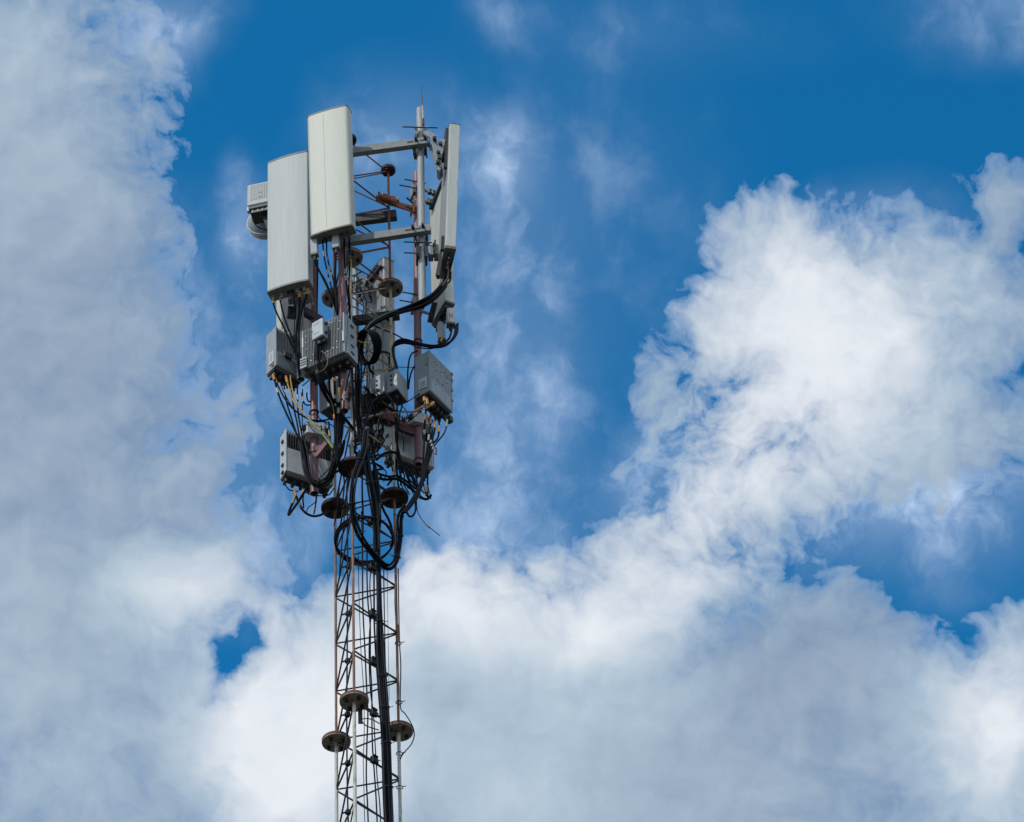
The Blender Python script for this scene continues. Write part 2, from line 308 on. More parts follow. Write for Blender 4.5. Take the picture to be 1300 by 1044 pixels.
M = dict(
 radome_warm=mat('warm_white_radome', (0.60, 0.605, 0.51), (0.565, 0.57, 0.48), 9, 0.5, stretch=(6, 6, 0.25), c2=(0.48, 0.47, 0.39), lo2=0.62, hi2=0.9, scale2=5),
 radome_cool=mat('cool_grey_radome', (0.49, 0.52, 0.51), (0.45, 0.475, 0.47), 8, 0.55, stretch=(5, 5, 0.3), c2=(0.40, 0.41, 0.39), lo2=0.60, hi2=0.85, scale2=5),
 panel_back=mat('grey_panel_back', (0.40, 0.41, 0.41), (0.33, 0.34, 0.34), 8, 0.5, 0.1, stretch=(5, 5, 0.4), c2=(0.27, 0.25, 0.22), lo2=0.6, hi2=0.8, scale2=6),
 panel_side=mat('pale_panel_side', (0.62, 0.63, 0.56), (0.55, 0.56, 0.50), 8, 0.55, stretch=(4, 4, 0.5), c2=(0.33, 0.30, 0.24), lo2=0.66, hi2=0.8, scale2=7),
 seam_tone=mat('slightly_darker_radome', (0.555, 0.56, 0.47), (0.53, 0.535, 0.45), 9, 0.5),
 cap_grey=mat('dark_grey_plastic', (0.17, 0.17, 0.17), (0.12, 0.12, 0.12), 20, 0.5),
 cap_under=mat('dark_bottom_cover', (0.24, 0.235, 0.215), (0.15, 0.145, 0.13), 14, 0.6),  # bottom covers in a darker, blotchy tone than the radomes
 rru=mat('pale_grey_painted_casting', (0.37, 0.395, 0.42), (0.31, 0.335, 0.36), 12, 0.5, stretch=(2, 2, 0.6), c2=(0.27, 0.27, 0.26), lo2=0.62, hi2=0.78, scale2=9),
 rru_white=mat('weathered_white_casting', (0.56, 0.585, 0.60), (0.48, 0.505, 0.52), 12, 0.5, c2=(0.36, 0.33, 0.27), lo2=0.62, hi2=0.8, scale2=10),
 fins=mat('grey_heat_sink', (0.27, 0.295, 0.315), (0.21, 0.23, 0.245), 14, 0.5, 0.1, c2=(0.30, 0.32, 0.34), lo2=0.68, hi2=0.76, scale2=40),
 fins_dark=mat('dark_heat_sink', (0.10, 0.11, 0.12), (0.07, 0.075, 0.08), 14, 0.5, 0.15, c2=(0.25, 0.26, 0.26), lo2=0.70, hi2=0.76, scale2=50),
 under=mat('black_connector_plate', (0.05, 0.052, 0.055), (0.03, 0.03, 0.033), 25, 0.55),
 galv=mat('galvanised_steel', (0.33, 0.35, 0.35), (0.22, 0.24, 0.24), 35, 0.5, 0.2, c2=(0.22, 0.20, 0.18), lo2=0.66, hi2=0.78, scale2=30),
 pole_grey=mat('grey_zinc_pole', (0.44, 0.45, 0.45), (0.34, 0.35, 0.355), 20, 0.55, 0.0, stretch=(2, 2, 0.5), c2=(0.30, 0.25, 0.20), lo2=0.64, hi2=0.8, scale2=14),
 arm_grey=mat('grey_painted_square_tube', (0.25, 0.265, 0.265), (0.19, 0.20, 0.20), 16, 0.55, 0.0, c2=(0.18, 0.12, 0.08), lo2=0.66, hi2=0.78, scale2=24),
 dark_steel=mat('dark_oxidised_steel', (0.055, 0.055, 0.06), (0.03, 0.03, 0.033), 30, 0.5, 0.3, c2=(0.13, 0.06, 0.035), lo2=0.64, hi2=0.76, scale2=25),
 pink=mat('faded_red_oxide_paint', (0.29, 0.135, 0.145), (0.21, 0.095, 0.105), 18, 0.5, stretch=(2, 2, 0.6), c2=(0.20, 0.10, 0.06), lo2=0.62, hi2=0.74, scale2=20),
 oxide=mat('dark_red_oxide_paint', (0.13, 0.045, 0.05), (0.08, 0.03, 0.035), 22, 0.55),
 rust=mat('rusty_steel', (0.25, 0.085, 0.042), (0.13, 0.045, 0.027), 40, 0.8, 0.0, c2=(0.30, 0.15, 0.08), lo2=0.58, hi2=0.70, scale2=70, bump=0.3),
 rust_leg=mat('rust_browned_tube', (0.34, 0.175, 0.10), (0.21, 0.09, 0.05), 22, 0.7, 0.0, stretch=(1, 1, 0.5), c2=(0.40, 0.34, 0.27), lo2=0.60, hi2=0.72, scale2=18),
 cream=mat('cream_paint_rust_stained', (0.66, 0.56, 0.40), (0.56, 0.45, 0.30), 14, 0.6, stretch=(1, 1, 0.4), c2=(0.26, 0.12, 0.06), lo2=0.57, hi2=0.68, scale2=22),
 white_leg=mat('white_paint_rust_stained', (0.70, 0.67, 0.58), (0.60, 0.56, 0.46), 14, 0.6, stretch=(1, 1, 0.4), c2=(0.36, 0.18, 0.09), lo2=0.53, hi2=0.68, scale2=20),
 brace=mat('dark_rusty_rod', (0.085, 0.06, 0.055), (0.05, 0.035, 0.033), 30, 0.7, c2=(0.20, 0.09, 0.05), lo2=0.60, hi2=0.70, scale2=26),
 brace_rust=mat('red_rusty_rod', (0.18, 0.062, 0.04), (0.09, 0.04, 0.03), 30, 0.75, c2=(0.24, 0.12, 0.07), lo2=0.58, hi2=0.70, scale2=26),
 brace_cream=mat('cream_rod_rust_stained', (0.52, 0.43, 0.30), (0.32, 0.21, 0.13), 24, 0.65, c2=(0.20, 0.09, 0.05), lo2=0.54, hi2=0.66, scale2=30),
 flange_grey=mat('grimy_grey_flange', (0.36, 0.32, 0.28), (0.20, 0.155, 0.125), 26, 0.7, c2=(0.18, 0.08, 0.05), lo2=0.58, hi2=0.72, scale2=18),
 flange_brown=mat('brown_rusty_flange', (0.050, 0.026, 0.020), (0.025, 0.015, 0.012), 30, 0.75, c2=(0.30, 0.20, 0.13), lo2=0.64, hi2=0.74, scale2=16),
 bolt=mat('black_bolt', (0.03, 0.025, 0.025), (0.02, 0.017, 0.016), 40, 0.6, 0.3),
 bolt_bright=mat('bright_zinc_bolt', (0.62, 0.64, 0.66), (0.45, 0.47, 0.49), 60, 0.35, 0.5),
 cable=mat('black_cable_jacket', (0.008, 0.0095, 0.0135), (0.005, 0.006, 0.009), 30, 0.5, spec=0.05),
 cable_grey=mat('grey_sheen_cable_jacket', (0.017, 0.021, 0.029), (0.011, 0.014, 0.020), 30, 0.55, spec=0.12),  # paler blue-grey base colour carries the sheen of the black jackets
 orange=mat('orange_heat_shrink', (0.58, 0.27, 0.05), (0.45, 0.19, 0.035), 60, 0.5),
 yellow=mat('yellow_cable_jacket', (0.55, 0.33, 0.04), (0.44, 0.25, 0.03), 30, 0.5),
 olive=mat('yellow_green_earth_jacket', (0.30, 0.33, 0.08), (0.20, 0.27, 0.08), 30, 0.5),
 green=mat('green_earth_jacket', (0.03, 0.16, 0.10), (0.02, 0.11, 0.07), 30, 0.45),
 tan=mat('tan_cable_jacket', (0.33, 0.20, 0.10), (0.24, 0.14, 0.07), 40, 0.55),
 taupe=mat('taupe_marker_tape', (0.38, 0.33, 0.24), (0.30, 0.26, 0.19), 60, 0.6),
 bluetape=mat('blue_marker_tape', (0.02, 0.12, 0.38), (0.015, 0.09, 0.30), 60, 0.5),
 sticker=mat('white_sticker', (0.66, 0.68, 0.69), (0.58, 0.60, 0.61), 60, 0.6),
 ink=mat('faded_black_ink', (0.12, 0.13, 0.14), (0.20, 0.21, 0.22), 90, 0.6),
 dark_recess=mat('dark_recess', (0.02, 0.02, 0.022), (0.012, 0.012, 0.013), 30, 0.7),
)

# ------------------------------------------------------------------ ground (below the frame, it lights the undersides)
g = MB(); R_ = 3000.0
g.add([(R_*math.cos(2*math.pi*i/48), R_*math.sin(2*math.pi*i/48), 0) for i in range(48)], [tuple(range(48))])
go = g.obj('ground', mat('dry_earth_and_scrub', (0.075, 0.068, 0.052), (0.040, 0.042, 0.030), 0.4, 0.9, detail=8), org=Vector((0, 0, 0))); go['kind'] = 'structure'; go['label'] = 'dry earth and scrub'

# ------------------------------------------------------------------ lattice mast
LEG = {'M': (-1.41188, 25.69702), 'R': (-1.06654, 26.10360), 'L': (-1.59132, 26.19938)}
ZF = [23.91963, 26.60169, 29.28376, 30.892988]
BAY = (ZF[1]-ZF[0])/5
def leg(k, z, dz=0): return Vector((*LEG[k], z))
mast = thing('lattice_mast', 'slender three-legged lattice mast of rust-stained tubes with bolted round flanges', 'mast', Vector((-1.35658, 26.0, 0)))
secs = [(0.0, ZF[0], 0.0150, 'white_leg'), (ZF[0], ZF[1], 0.0115, 'rust_leg'), (ZF[1], ZF[2], 0.0130, 'cream'), (ZF[2], ZF[3], 0.0115, 'rust_leg')]
LEGLAB = {'white_leg': 'white painted leg tube with rust stains', 'rust_leg': 'rust-browned leg tube', 'cream': 'cream painted leg tube with rust stains'}
for k in 'MRL':
    for (a, b, r, m) in secs:
        MB().cyl(leg(k, a), leg(k, b), r, n=14, caps=False).obj('leg', M[m if not (m == 'rust_leg' and a == ZF[2]) else 'rust'], mast, LEGLAB[m])
# flanges
def flange(k, z, r, under, nb, a0):
    P = leg(k, z); t = 0.016
    c = [(r*math.cos(2*math.pi*i/40), r*math.sin(2*math.pi*i/40)) for i in range(40)]
    FF = Fr(P, Vector((1, 0, 0)), Vector((0, 0, 1)))
    MB().prism(FF, c, -0.004, t).obj('flange', M['rust' if under != 'flange_brown' else 'flange_brown'], mast)
    fo = MB().prism(FF, [(x*0.985, y*0.985) for x, y in c], -t, -0.0045).obj('flange', M[under], mast)
    for i in range(nb):
        a = a0+2*math.pi*i/nb; q = P+Vector((math.cos(a), math.sin(a), 0))*r*0.62
        MB().cyl(q+Vector((0, 0, -t-0.024)), q+Vector((0, 0, t+0.02)), 0.0165, n=6).obj('bolt', M['bolt'], fo)
for k in 'MRL':
    flange(k, ZF[0], 0.122, 'flange_grey', 4, 0.6 if k != 'L' else 1.0)
    flange(k, ZF[1], 0.125, 'flange_brown', 4, 0.9)
    flange(k, ZF[2], 0.116, 'flange_grey', 4, 0.3)
    flange(k, ZF[3]+0.016, 0.070, 'flange_brown', 3, 0.3)
# bracing: rings at every bay, one diagonal in each face of each bay
def ringz(i): return ZF[0]+0.02+i*BAY
def rod(a, b, r, m, name):
    MB().cyl(a, b, r, n=6, caps=False).obj(name, M[m], mast)
def inset(a, b, d=0.011): v = (b-a).normalized()*d; return a+v, b-v
lower = MB()
for i in range(-int(ZF[0]/BAY), 13):
    z = ringz(i); z2 = ringz(i+1)
    if z2 > ZF[3]+0.02: z2 = ZF[3]
    bm = 'brace' if i < 10 else 'brace_rust'
    if 6 <= i < 10: bm = 'brace_cream'
    for (p, q) in (('L', 'M'), ('M', 'R'), ('R', 'L')):
        e0, e1 = inset(leg(p, z), leg(q, z)), inset(leg(p, z+0.012), leg(q, z2-0.012))
        if i < -2:
            lower.cyl(*e0, 0.0062, n=5, caps=False); lower.cyl(*e1, 0.0062, n=5, caps=False)
        else:
            rod(*e0, 0.0078, bm, 'horizontal_brace'); rod(*e1, 0.0078, bm, 'diagonal_brace')
for (p, q) in (('L', 'M'), ('M', 'R'), ('R', 'L')):
    rod(*inset(leg(p, ZF[3]-0.01), leg(q, ZF[3]-0.01)), 0.0066, 'brace_rust', 'horizontal_brace')
lo = lower.obj('lower_bracing', M['brace'], mast); lo['kind'] = 'stuff'

# ------------------------------------------------------------------ mounting poles, arms and clamps
Z = Vector((0, 0, 1))
def pole(label, pb, dyb, pt, dyt, r, m, name='mounting_pole', hollow=True):
    a = at(pb[0], pb[1], dyb); b = at(pt[0], pt[1], dyt)
    mb = MB()
    mb.pipe(a, b, r, 0.007, 24) if hollow else mb.cyl(a, b, r, n=24)
    o = mb.obj(name, m); tag(o, label, 'pole', 'poles that carry the antennas and radio units')
    return o, a, b
poleA, A0, A1 = pole('red oxide pole running down behind the finned radio unit with a white breaker box', (437.3, 522), -0.52, (432.0, 190), -0.52, 0.036, M['pink'])
poleB, B0, B1 = pole('red oxide pole whose open lower end hangs beside a loop of black cables', (399.0, 627), -0.15, (398.0, 235), -0.15, 0.036, M['pink'])
poleC, C0, C1 = pole('tall red oxide pole standing behind the bright zinc pole', (531.2, 590), 0.24, (529.0, 220), 0.24, 0.035, M['pink'])
poleD, D0, D1 = pole('bright zinc pole with a thin lightning rod rising from its top', (536.2, 387), -0.60, (533.2, 139), -0.60, 0.0345, M['pole_grey'])
MB().cyl(D1-Z*0.003, D1+Z*0.004, 0.033, n=24).obj('pole_cap', M['rust'], poleD)
poleE, E0, E1 = pole('pale pole behind the lattice carrying the antenna seen from its back', (454, 560), 0.46, (451, 338), 0.46, 0.028, M['pole_grey'])
poleF, F0, F1 = pole('short grey pole between the two finned radio units', (382, 482), -0.28, (379, 240), -0.28, 0.034, M['arm_grey'])

# lightning rod on the bright pole
ro = thing('lightning_rod', 'thin rusty lightning rod rising above everything else', 'lightning rod', at(537.2, 152, -0.61))
R0 = at(537.2, 153, -0.625); R1 = at(535.0, 108, -0.625); mid = R0.lerp(R1, 0.42)
MB().cyl(R0, mid, 0.0075, n=8).obj('shaft', M['white_leg'], ro)
MB().cyl(mid, R1, 0.0055, 0.0035, n=8).obj('tip', M['rust'], ro)
MB().cyl(R0-Z*0.07, R0+Z*0.02, 0.012, n=8).obj('socket', M['rust'], ro)

def arm(label, p0, d0, p1, d1, w, h, m, slots=0, group='support arms between poles and mast', name='support_arm', ends=()):
    a = at(*p0, d0); b = at(*p1, d1)
    t = thing(name, label, 'support arm', a, group)
    x = (b-a); Fm = Fr(a, x, Z - x.normalized()*Z.dot(x.normalized()))
    L = x.length; th = 0.006
    mb = MB()
    # hollow square tube: four plates butted together
    mb.box(Fm, 0, L, -w/2, -w/2+th, -h/2, h/2); mb.box(Fm, 0, L, w/2-th, w/2, -h/2, h/2)
    mb.box(Fm, 0, L, -w/2+th, w/2-th, -h/2, -h/2+th); mb.box(Fm, 0, L, -w/2+th, w/2-th, h/2-th, h/2)
    mb.obj('tube', m, t)
    for i, (s0, s1) in enumerate(slots or ()):
        MB().box(Fm, s0*L, s1*L, -w/2-0.0022, -w/2-0.0002, -0.008, 0.009).obj('slot', M['dark_recess'], t)
    for s in ends:
        c = Fm.p(s*L, -w/2, 0.012)
        MB().cyl(c, c-Fm.y*0.012, 0.019, n=6).cyl(c-Fm.y*0.012, c-Fm.y*0.045, 0.010, n=8).obj('bolt', M['bolt'], t)
    return t, Fm, L
arm1, FA1, LA1 = arm('long grey square arm holding the top of the bright zinc pole', (438, 194.5), -0.60, (545.5, 180.0), -0.685, 0.055, 0.085, M['arm_grey'],
                     slots=((0.74, 0.81), (0.885, 0.935)), ends=(0.845, 0.955))
arm2, FA2, LA2 = arm('long grey square arm holding the bright zinc pole below the rusty clamp', (430, 308.5), -0.60, (546.5, 291.0), -0.685, 0.055, 0.085, M['arm_grey'],
                     slots=((0.73, 0.79), (0.845, 0.90)), ends=(0.815, 0.925))
# saddle behind the pole at each arm end
for F_, L_, nm in ((FA1, LA1, 0), (FA2, LA2, 1)):
    par = arm1 if nm == 0 else arm2
    c = D0 + (D1-D0)*(((F_.p(0.93*L_, 0, 0)-D0).dot(D1-D0))/((D1-D0).length_squared))
    Fs = Fr(c, F_.x, Z)
    MB().box(Fs, -0.055, 0.055, 0.0365, 0.048, -0.05, 0.05).obj('saddle', M['dark_steel'], par)
    for sx in (-0.05, 0.05):
        MB().cyl(Fs.p(sx, -0.055, -0.055), Fs.p(sx, 0.07, -0.055), 0.007, n=8).obj('threaded_rod', M['bolt'], par)
    MB().box(Fs, -0.065, -0.040, -0.06, 0.03, -0.105, -0.048).obj('lug', M['dark_steel'], par)
arm('dark square arm with a rusty top edge passing behind the lattice', (440, 281.5), 0.20, (503.5, 273.5), 0.17, 0.06, 0.10, M['dark_steel'])
arm('dark square arm just above the cable coil', (440, 409), 0.36, (507, 400.0), 0.32, 0.06, 0.085, M['dark_steel'])
arm('short black arm from the grey pole to the red oxide pole behind it', (384, 394.5), -0.24, (408, 408), -0.12, 0.05, 0.085, M['dark_steel'])
arm('pink painted strut clamped across the red oxide pole beside the low white radio unit', (401.5, 580), -0.20, (416.5, 561.5), -0.28, 0.035, 0.055, M['pink'])

# rusty clamp from the mast leg to the tall red oxide pole
q = at(493.5, 252.5, 0.07); qe = at(527.5, 264.5, 0.19)
t = thing('pipe_clamp', 'rust-red two-piece clamp gripping the mast leg below its small top flange', 'clamp', q, 'clamps that tie poles to the mast')
x = qe-q; x.z = 0; Fq = Fr(q, x, Z)
MB().box(Fq, -0.115, 0.0-0.02, -0.022, -0.006, -0.035, 0.035).box(Fq, 0.02, 0.10, -0.022, -0.006, -0.035, 0.035).cyl(Fq.p(0, 0.012, -0.035), Fq.p(0, 0.012, 0.035), 0.030, n=16).obj('front_jaw', M['rust'], t, bevel=0.003)
MB().box(Fq, -0.115, -0.02, 0.030, 0.044, -0.035, 0.035).box(Fq, 0.02, 0.30, 0.030, 0.044, -0.04, 0.04).obj('back_jaw', M['rust'], t, bevel=0.003)
for sx in (-0.085, 0.075):
    MB().cyl(Fq.p(sx, -0.045, 0), Fq.p(sx, 0.06, 0), 0.009, n=8).cyl(Fq.p(sx, -0.034, 0), Fq.p(sx, -0.022, 0), 0.017, n=6).obj('bolt', M['bolt_bright'], t)
MB().box(Fq, 0.25, 0.262, -0.04, 0.09, -0.055, 0.05).cyl(Fq.p(0.25, -0.02, -0.10), Fq.p(0.25, -0.02, -0.04), 0.010, n=8).cyl(Fq.p(0.16, -0.02, -0.05), Fq.p(0.27, 0.0, -0.05), 0.012, n=8).obj('pole_saddle', M['rust'], t)
MB().cyl(Fq.p(0.17, -0.03, 0.055), Fq.p(0.27, 0.01, 0.045), 0.009, n=8).obj('threaded_rod', M['bolt'], t)
# darker clamp lower down
q = at(499.5, 533.0, 0.075); qe = at(531, 549.0, 0.20)
t = thing('pipe_clamp', 'dark red clamp plate under the dark square radio unit on the tall pole', 'clamp', q, 'clamps that tie poles to the mast')
x = qe-q; x.z = 0; Fq = Fr(q, x, Z)
MB().box(Fq, -0.115, 0.075, -0.022, -0.004, -0.05, 0.05).cyl(Fq.p(0, 0.014, -0.05), Fq.p(0, 0.014, 0.05), 0.032, n=16).obj('front_jaw', M['oxide'], t, bevel=0.003)
MB().box(Fq, -0.115, 0.29, 0.034, 0.050, -0.055, 0.055).obj('back_jaw', M['oxide'], t, bevel=0.003)
for sx in (0.05, 0.12):
    MB().cyl(Fq.p(sx, -0.04, 0), Fq.p(sx, 0.07, 0), 0.010, n=8).obj('bolt', M['bolt_bright'], t)
# clamp of the front pole on the near leg
q = at(447.5, 500, -0.33)
t = thing('pipe_clamp', 'dark red clamp joining the cream mast leg to the red oxide pole', 'clamp', q, 'clamps that tie poles to the mast')
Fq = Fr(q, Vector((1, 0.9, 0)), Z)
MB().box(Fq, -0.12, 0.04, -0.03, -0.016, -0.045, 0.045).obj('front_jaw', M['oxide'], t, bevel=0.003)
MB().box(Fq, -0.12, 0.04, 0.045, 0.058, -0.045, 0.045).obj('back_jaw', M['oxide'], t, bevel=0.003)
MB().cyl(Fq.p(0.025, -0.06, 0.0), Fq.p(0.025, 0.09, 0), 0.009, n=8).obj('bolt', M['bolt'], t)

# ------------------------------------------------------------------ antenna brackets on the poles
def axis_at(a, b, py):
    P, Q = a, b
    lo_, hi_ = 0.0, 1.0
    for _ in range(40):
        m_ = (lo_+hi_)/2; v = P.lerp(Q, m_)-EYEV
        r = 522-FPX*v.dot(UP)/v.dot(FWD)
        if r > py: lo_ = m_
        else: hi_ = m_
    return P.lerp(Q, lo_)
def bracket(label, pa, pb, py, r, yaw, h, rods, jaw, name='antenna_bracket', back=0.10):
    """two jaws round a pole, drawn together by threaded rods that stick out at the back"""
    c = axis_at(pa, pb, py)
    x = Vector((math.cos(yaw), math.sin(yaw), 0)); Fb = Fr(c, x, Z)
    t = thing(name, label, 'bracket', c, 'brackets that hold antennas to poles')
    for s in (-1, 1):
        mb = MB()
        for sy in (-1, 1):
            mb.box(Fb, s*(r+0.004)-0.014, s*(r+0.004)+0.014, sy*0.055-0.006, sy*0.055+0.006, -h/2, h/2)
        mb.box(Fb, s*(r+0.012)-0.004, s*(r+0.012)+0.004, -0.049, 0.049, -h/2, h/2)
        mb.obj('jaw', jaw, t)
    for (z, x0, x1) in rods:
        MB().cyl(Fb.p(x0, -0.072, z), Fb.p(x1, -0.072, z), 0.0062, n=8).obj('threaded_rod', M['bolt'], t)
        MB().cyl(Fb.p(-r-0.032, -0.072, z), Fb.p(-r-0.020, -0.072, z), 0.013, n=6).cyl(Fb.p(r+0.02, -0.072, z), Fb.p(r+0.034, -0.072, z), 0.013, n=6).obj('nut', M['galv'], t)
    return t, Fb
def plate(parent, pts, dy, th, m, name='link_plate'):
    """a flat shaped plate with real thickness standing across the view"""
    P = [at(p[0], p[1], dy) for p in pts]; n = len(P); d = Vector((0, th, 0))
    c = sum(P, Vector())/n
    if (P[0]-c).cross(P[1]-c).y > 0: P = P[::-1]
    mb = MB(); mb.add(P+[v+d for v in P], [tuple(range(n)), tuple(range(2*n-1, n-1, -1))]+[(i, i+n, (i+1) % n+n, (i+1) % n) for i in range(n)])
    return mb.obj(name, m, parent)
# top of the tall edge-on antenna: a tilting scissor bracket
t, Fb = bracket('scissor tilt bracket folding out beside the top of the bright zinc pole', D0, D1, 172, 0.0345, 0.10, 0.10, ((0.03, -0.17, 0.16),), M['galv'])
def link(parent, p0, p1, dy, w, m='galv', name='link_plate', gap=0.05):
    for k in (0, 1):
        a = at(*p0, dy+k*gap); b = at(*p1, dy+k*gap)
        MB().bar(a, b, 0.007, w, up=Vector((1, 0, 0.3))).obj(name, M[m], parent)
link(t, (540, 168), (552, 175), -0.72, 0.06, gap=0.09)
link(t, (549.5, 172), (557.5, 211), -0.74, 0.055, gap=0.10)
link(t, (545.5, 184), (554.5, 209), -0.66, 0.035)
link(t, (555.5, 208), (562.0, 177), -0.76, 0.05, gap=0.10)
for (px, py) in ((552.5, 174), (557, 204), (560, 181), (557.5, 192), (558.5, 199)):
    a = at(px-1, py, -0.79); MB().cyl(a, a+Vector((0, 0.20, 0)), 0.018, n=8).obj('pivot_bolt', M['dark_steel'], t)
plate(t, [(554, 205), (560.5, 203), (561.5, 211), (558, 217), (554.5, 215)], -0.75, 0.12, M['galv'], 'pivot_block')
MB().bar(at(566.5, 168, -0.66), at(562.0, 205, -0.66), 0.04, 0.022, up=Vector((1, 0, 0))).obj('rail', M['dark_steel'], t)
# foot of the same antenna
t, Fb = bracket('stout clamp bracket with two long studs on the bright zinc pole under the square arm', D0, D1, 322, 0.0345, 0.10, 0.20, ((0.07, -0.165, 0.09), (-0.075, -0.165, -0.03)), M['dark_steel'])
MB().box(Fb, 0.06, 0.105, -0.06, 0.03, -0.075, 0.055).box(Fb, 0.112, 0.150, -0.065, 0.035, -0.065, 0.060).obj('link_block', M['galv'], t, bevel=0.006)
MB().cyl(Fb.p(0.110, -0.10, 0.03), Fb.p(0.110, 0.06, 0.03), 0.016, n=10).bar(Fb.p(0.108, -0.085, -0.06), Fb.p(0.118, -0.085, 0.085), 0.02, 0.016).obj('pivot_bolt', M['dark_steel'], t)
MB().bar(at(556.0, 352, -0.62), at(565.5, 300, -0.62), 0.05, 0.03, up=Vector((1, 0, 0))).bar(at(554.5, 350, -0.60), at(560.5, 318, -0.60), 0.03, 0.02, up=Vector((1, 0, 0))).obj('rail', M['dark_steel'], t)
# far antenna on the red pole, top and foot
t, Fb = bracket('clamp bracket with studs on the red oxide pole above the rusty clamp', C0, C1, 243, 0.035, 0.30, 0.15, ((0.055, -0.14, 0.06), (-0.04, -0.19, 0.06)), M['galv'])
for (p0, p1) in (((537, 241), (556, 247)), ((538, 254), (549, 258))):
    MB().cyl(at(*p0, 0.20), at(*p1, 0.20), 0.016, n=10).obj('link_tube', M['galv'], t)
    for s in (0.45, 0.7):
        v = at(*p0, 0.20).lerp(at(*p1, 0.20), s); MB().cyl(v-Z*0.025, v+Z*0.025, 0.022, n=8).obj('pivot_bolt', M['dark_steel'], t)
MB().bar(at(546.5, 266, 0.26), at(562, 231, 0.02), 0.035, 0.03).obj('rail', M['dark_steel'], t)
t, Fb = bracket('clamp bracket with studs half hidden by the black cables crossing the red oxide pole', C0, C1, 388, 0.035, 0.30, 0.15, ((0.065, -0.16, 0.06), (-0.05, -0.19, 0.06)), M['galv'])
MB().cyl(at(535, 395, 0.20), at(545, 398.5, 0.20), 0.016, n=10).obj('link_tube', M['galv'], t)
MB().bar(at(545.5, 410, 0.22), at(552, 384, 0.10), 0.045, 0.035).obj('rail', M['dark_steel'], t)
# grey antenna seen from its back
t, Fb = bracket('galvanised bracket spreading across the back of the grey antenna behind the lattice', E0, E1, 362, 0.028, -0.5, 0.16, ((0.05, -0.10, 0.12), (-0.05, -0.10, 0.12)), M['galv'])
link(t, (457, 352), (472, 364), 0.42, 0.05, 'arm_grey'); link(t, (459, 374), (472, 360), 0.44, 0.045, 'arm_grey'); link(t, (460, 362), (469, 384), 0.40, 0.035, 'arm_grey'); link(t, (455, 385), (468, 372), 0.42, 0.04, 'dark_steel')  # links coloured darker than the galvanised jaws, shadow put into their colour
for (px, py) in ((466, 357), (469, 366), (463, 370), (470, 374)):
    a = at(px, py, 0.38); MB().cyl(a, a+Vector((0, 0.10, 0)), 0.014, n=8).obj('pivot_bolt', M['dark_steel'], t)
MB().bar(at(454, 377, 0.62), at(484.5, 338, 0.33), 0.04, 0.022).obj('rail', M['dark_steel'], t)
MB().bar(at(470, 346, 0.56), at(484, 330, 0.37), 0.02, 0.008).obj('rail', M['dark_steel'], t)
# under the cool grey antenna
t, Fb = bracket('dark cast bracket under the cool grey antenna on the short grey pole', F0, F1, 383, 0.034, 0.2, 0.09, ((0.0, -0.12, 0.12),), M['arm_grey'])
MB().bar(at(366, 381.5, -0.30), at(396, 377.5, -0.36), 0.05, 0.075).bar(at(388, 384, -0.34), at(397, 379, -0.38), 0.03, 0.05).obj('cross_plate', M['arm_grey'], t, bevel=0.008)
MB().box(Fr(at(369.5, 396, -0.26), Vector((1, 0.25, 0)), Z), -0.035, 0.055, -0.03, 0.05, -0.055, 0.05).obj('tilt_block', M['dark_steel'], t, bevel=0.012)
for (px, py) in ((366, 379), (369, 377), (396, 381)):
    a = at(px, py, -0.36); MB().cyl(a, a+Vector((0, 0.05, 0)), 0.012, n=6).obj('bolt', M['bolt_bright'], t)

# ------------------------------------------------------------------ panel antennas
def prof_panel(w, d, rc, bulge, inset=0.0):
    P = []
    def front(x): return -bulge*(1-((x-w/2)/(w/2))**2)
    for i in range(7):
        a = math.pi + (math.pi/2)*i/6; P.append((rc+rc*math.cos(a), rc+rc*math.sin(a)+0.0))
    for i in range(1, 12):
        x = rc+(w-2*rc)*i/12; P.append((x, front(x)-front(rc)))
    for i in range(7):
        a = -math.pi/2 + (math.pi/2)*i/6; P.append((w-rc+rc*math.cos(a), rc+rc*math.sin(a)))
    rb = min(rc, 0.02)
    for i in range(5):
        a = (math.pi/2)*i/4; P.append((w-rb+rb*math.cos(a), d-rb+rb*math.sin(a)))
    for i in range(5):
        a = math.pi/2+(math.pi/2)*i/4; P.append((rb+rb*math.cos(a), d-rb+rb*math.sin(a)))
    if inset:
        cx, cy = w/2, d/2; P = [(cx+(x-cx)*(1-2*inset/w), cy+(y-cy)*(1-2*inset/d)) for x, y in P]
    return P
def panel(label, bl, br, tl, dy, d, rc, bulge, m, mcap, lip=0.02, lean=False):
    F, w, h = face(bl, br, tl, dy, lean)
    t = thing('panel_antenna', label, 'antenna', F.p(w/2, d/2, 0), 'panel antennas on the mast')
    P = prof_panel(w, d, rc, bulge)
    MB().prism(F, P, lip, h-lip*0.6).obj('radome', m, t)
    Pi = prof_panel(w, d, rc, bulge, -0.003)
    MB().prism(F, Pi, h-lip*0.6, h).obj('end_cap', M['cap_grey'], t)
    MB().prism(F, Pi, 0, lip).obj('end_cap', mcap, t)
    return t, F, w, h
def connector(parent, F, x, y, r=0.014, l=0.05, m='galv'):
    MB().cyl(F.p(x, y, 0), F.p(x, y, -l*0.45), r*1.25, n=8).cyl(F.p(x, y, -l*0.45), F.p(x, y, -l), r*0.8, n=10).obj('connector', M[m], parent)
pA, FAa, wA, hA = panel('cream-white panel antenna facing the viewer, standing tallest in front of all', (393.5, 300.5), (446.5, 285.5), (389.3, 147.5), -0.76, 0.125, 0.028, 0.012, M['radome_warm'], M['cap_under'], 0.018)
for x in (0.12, 0.17, 0.28, 0.335): connector(pA, FAa, x, 0.07, 0.012, 0.06, 'dark_steel')
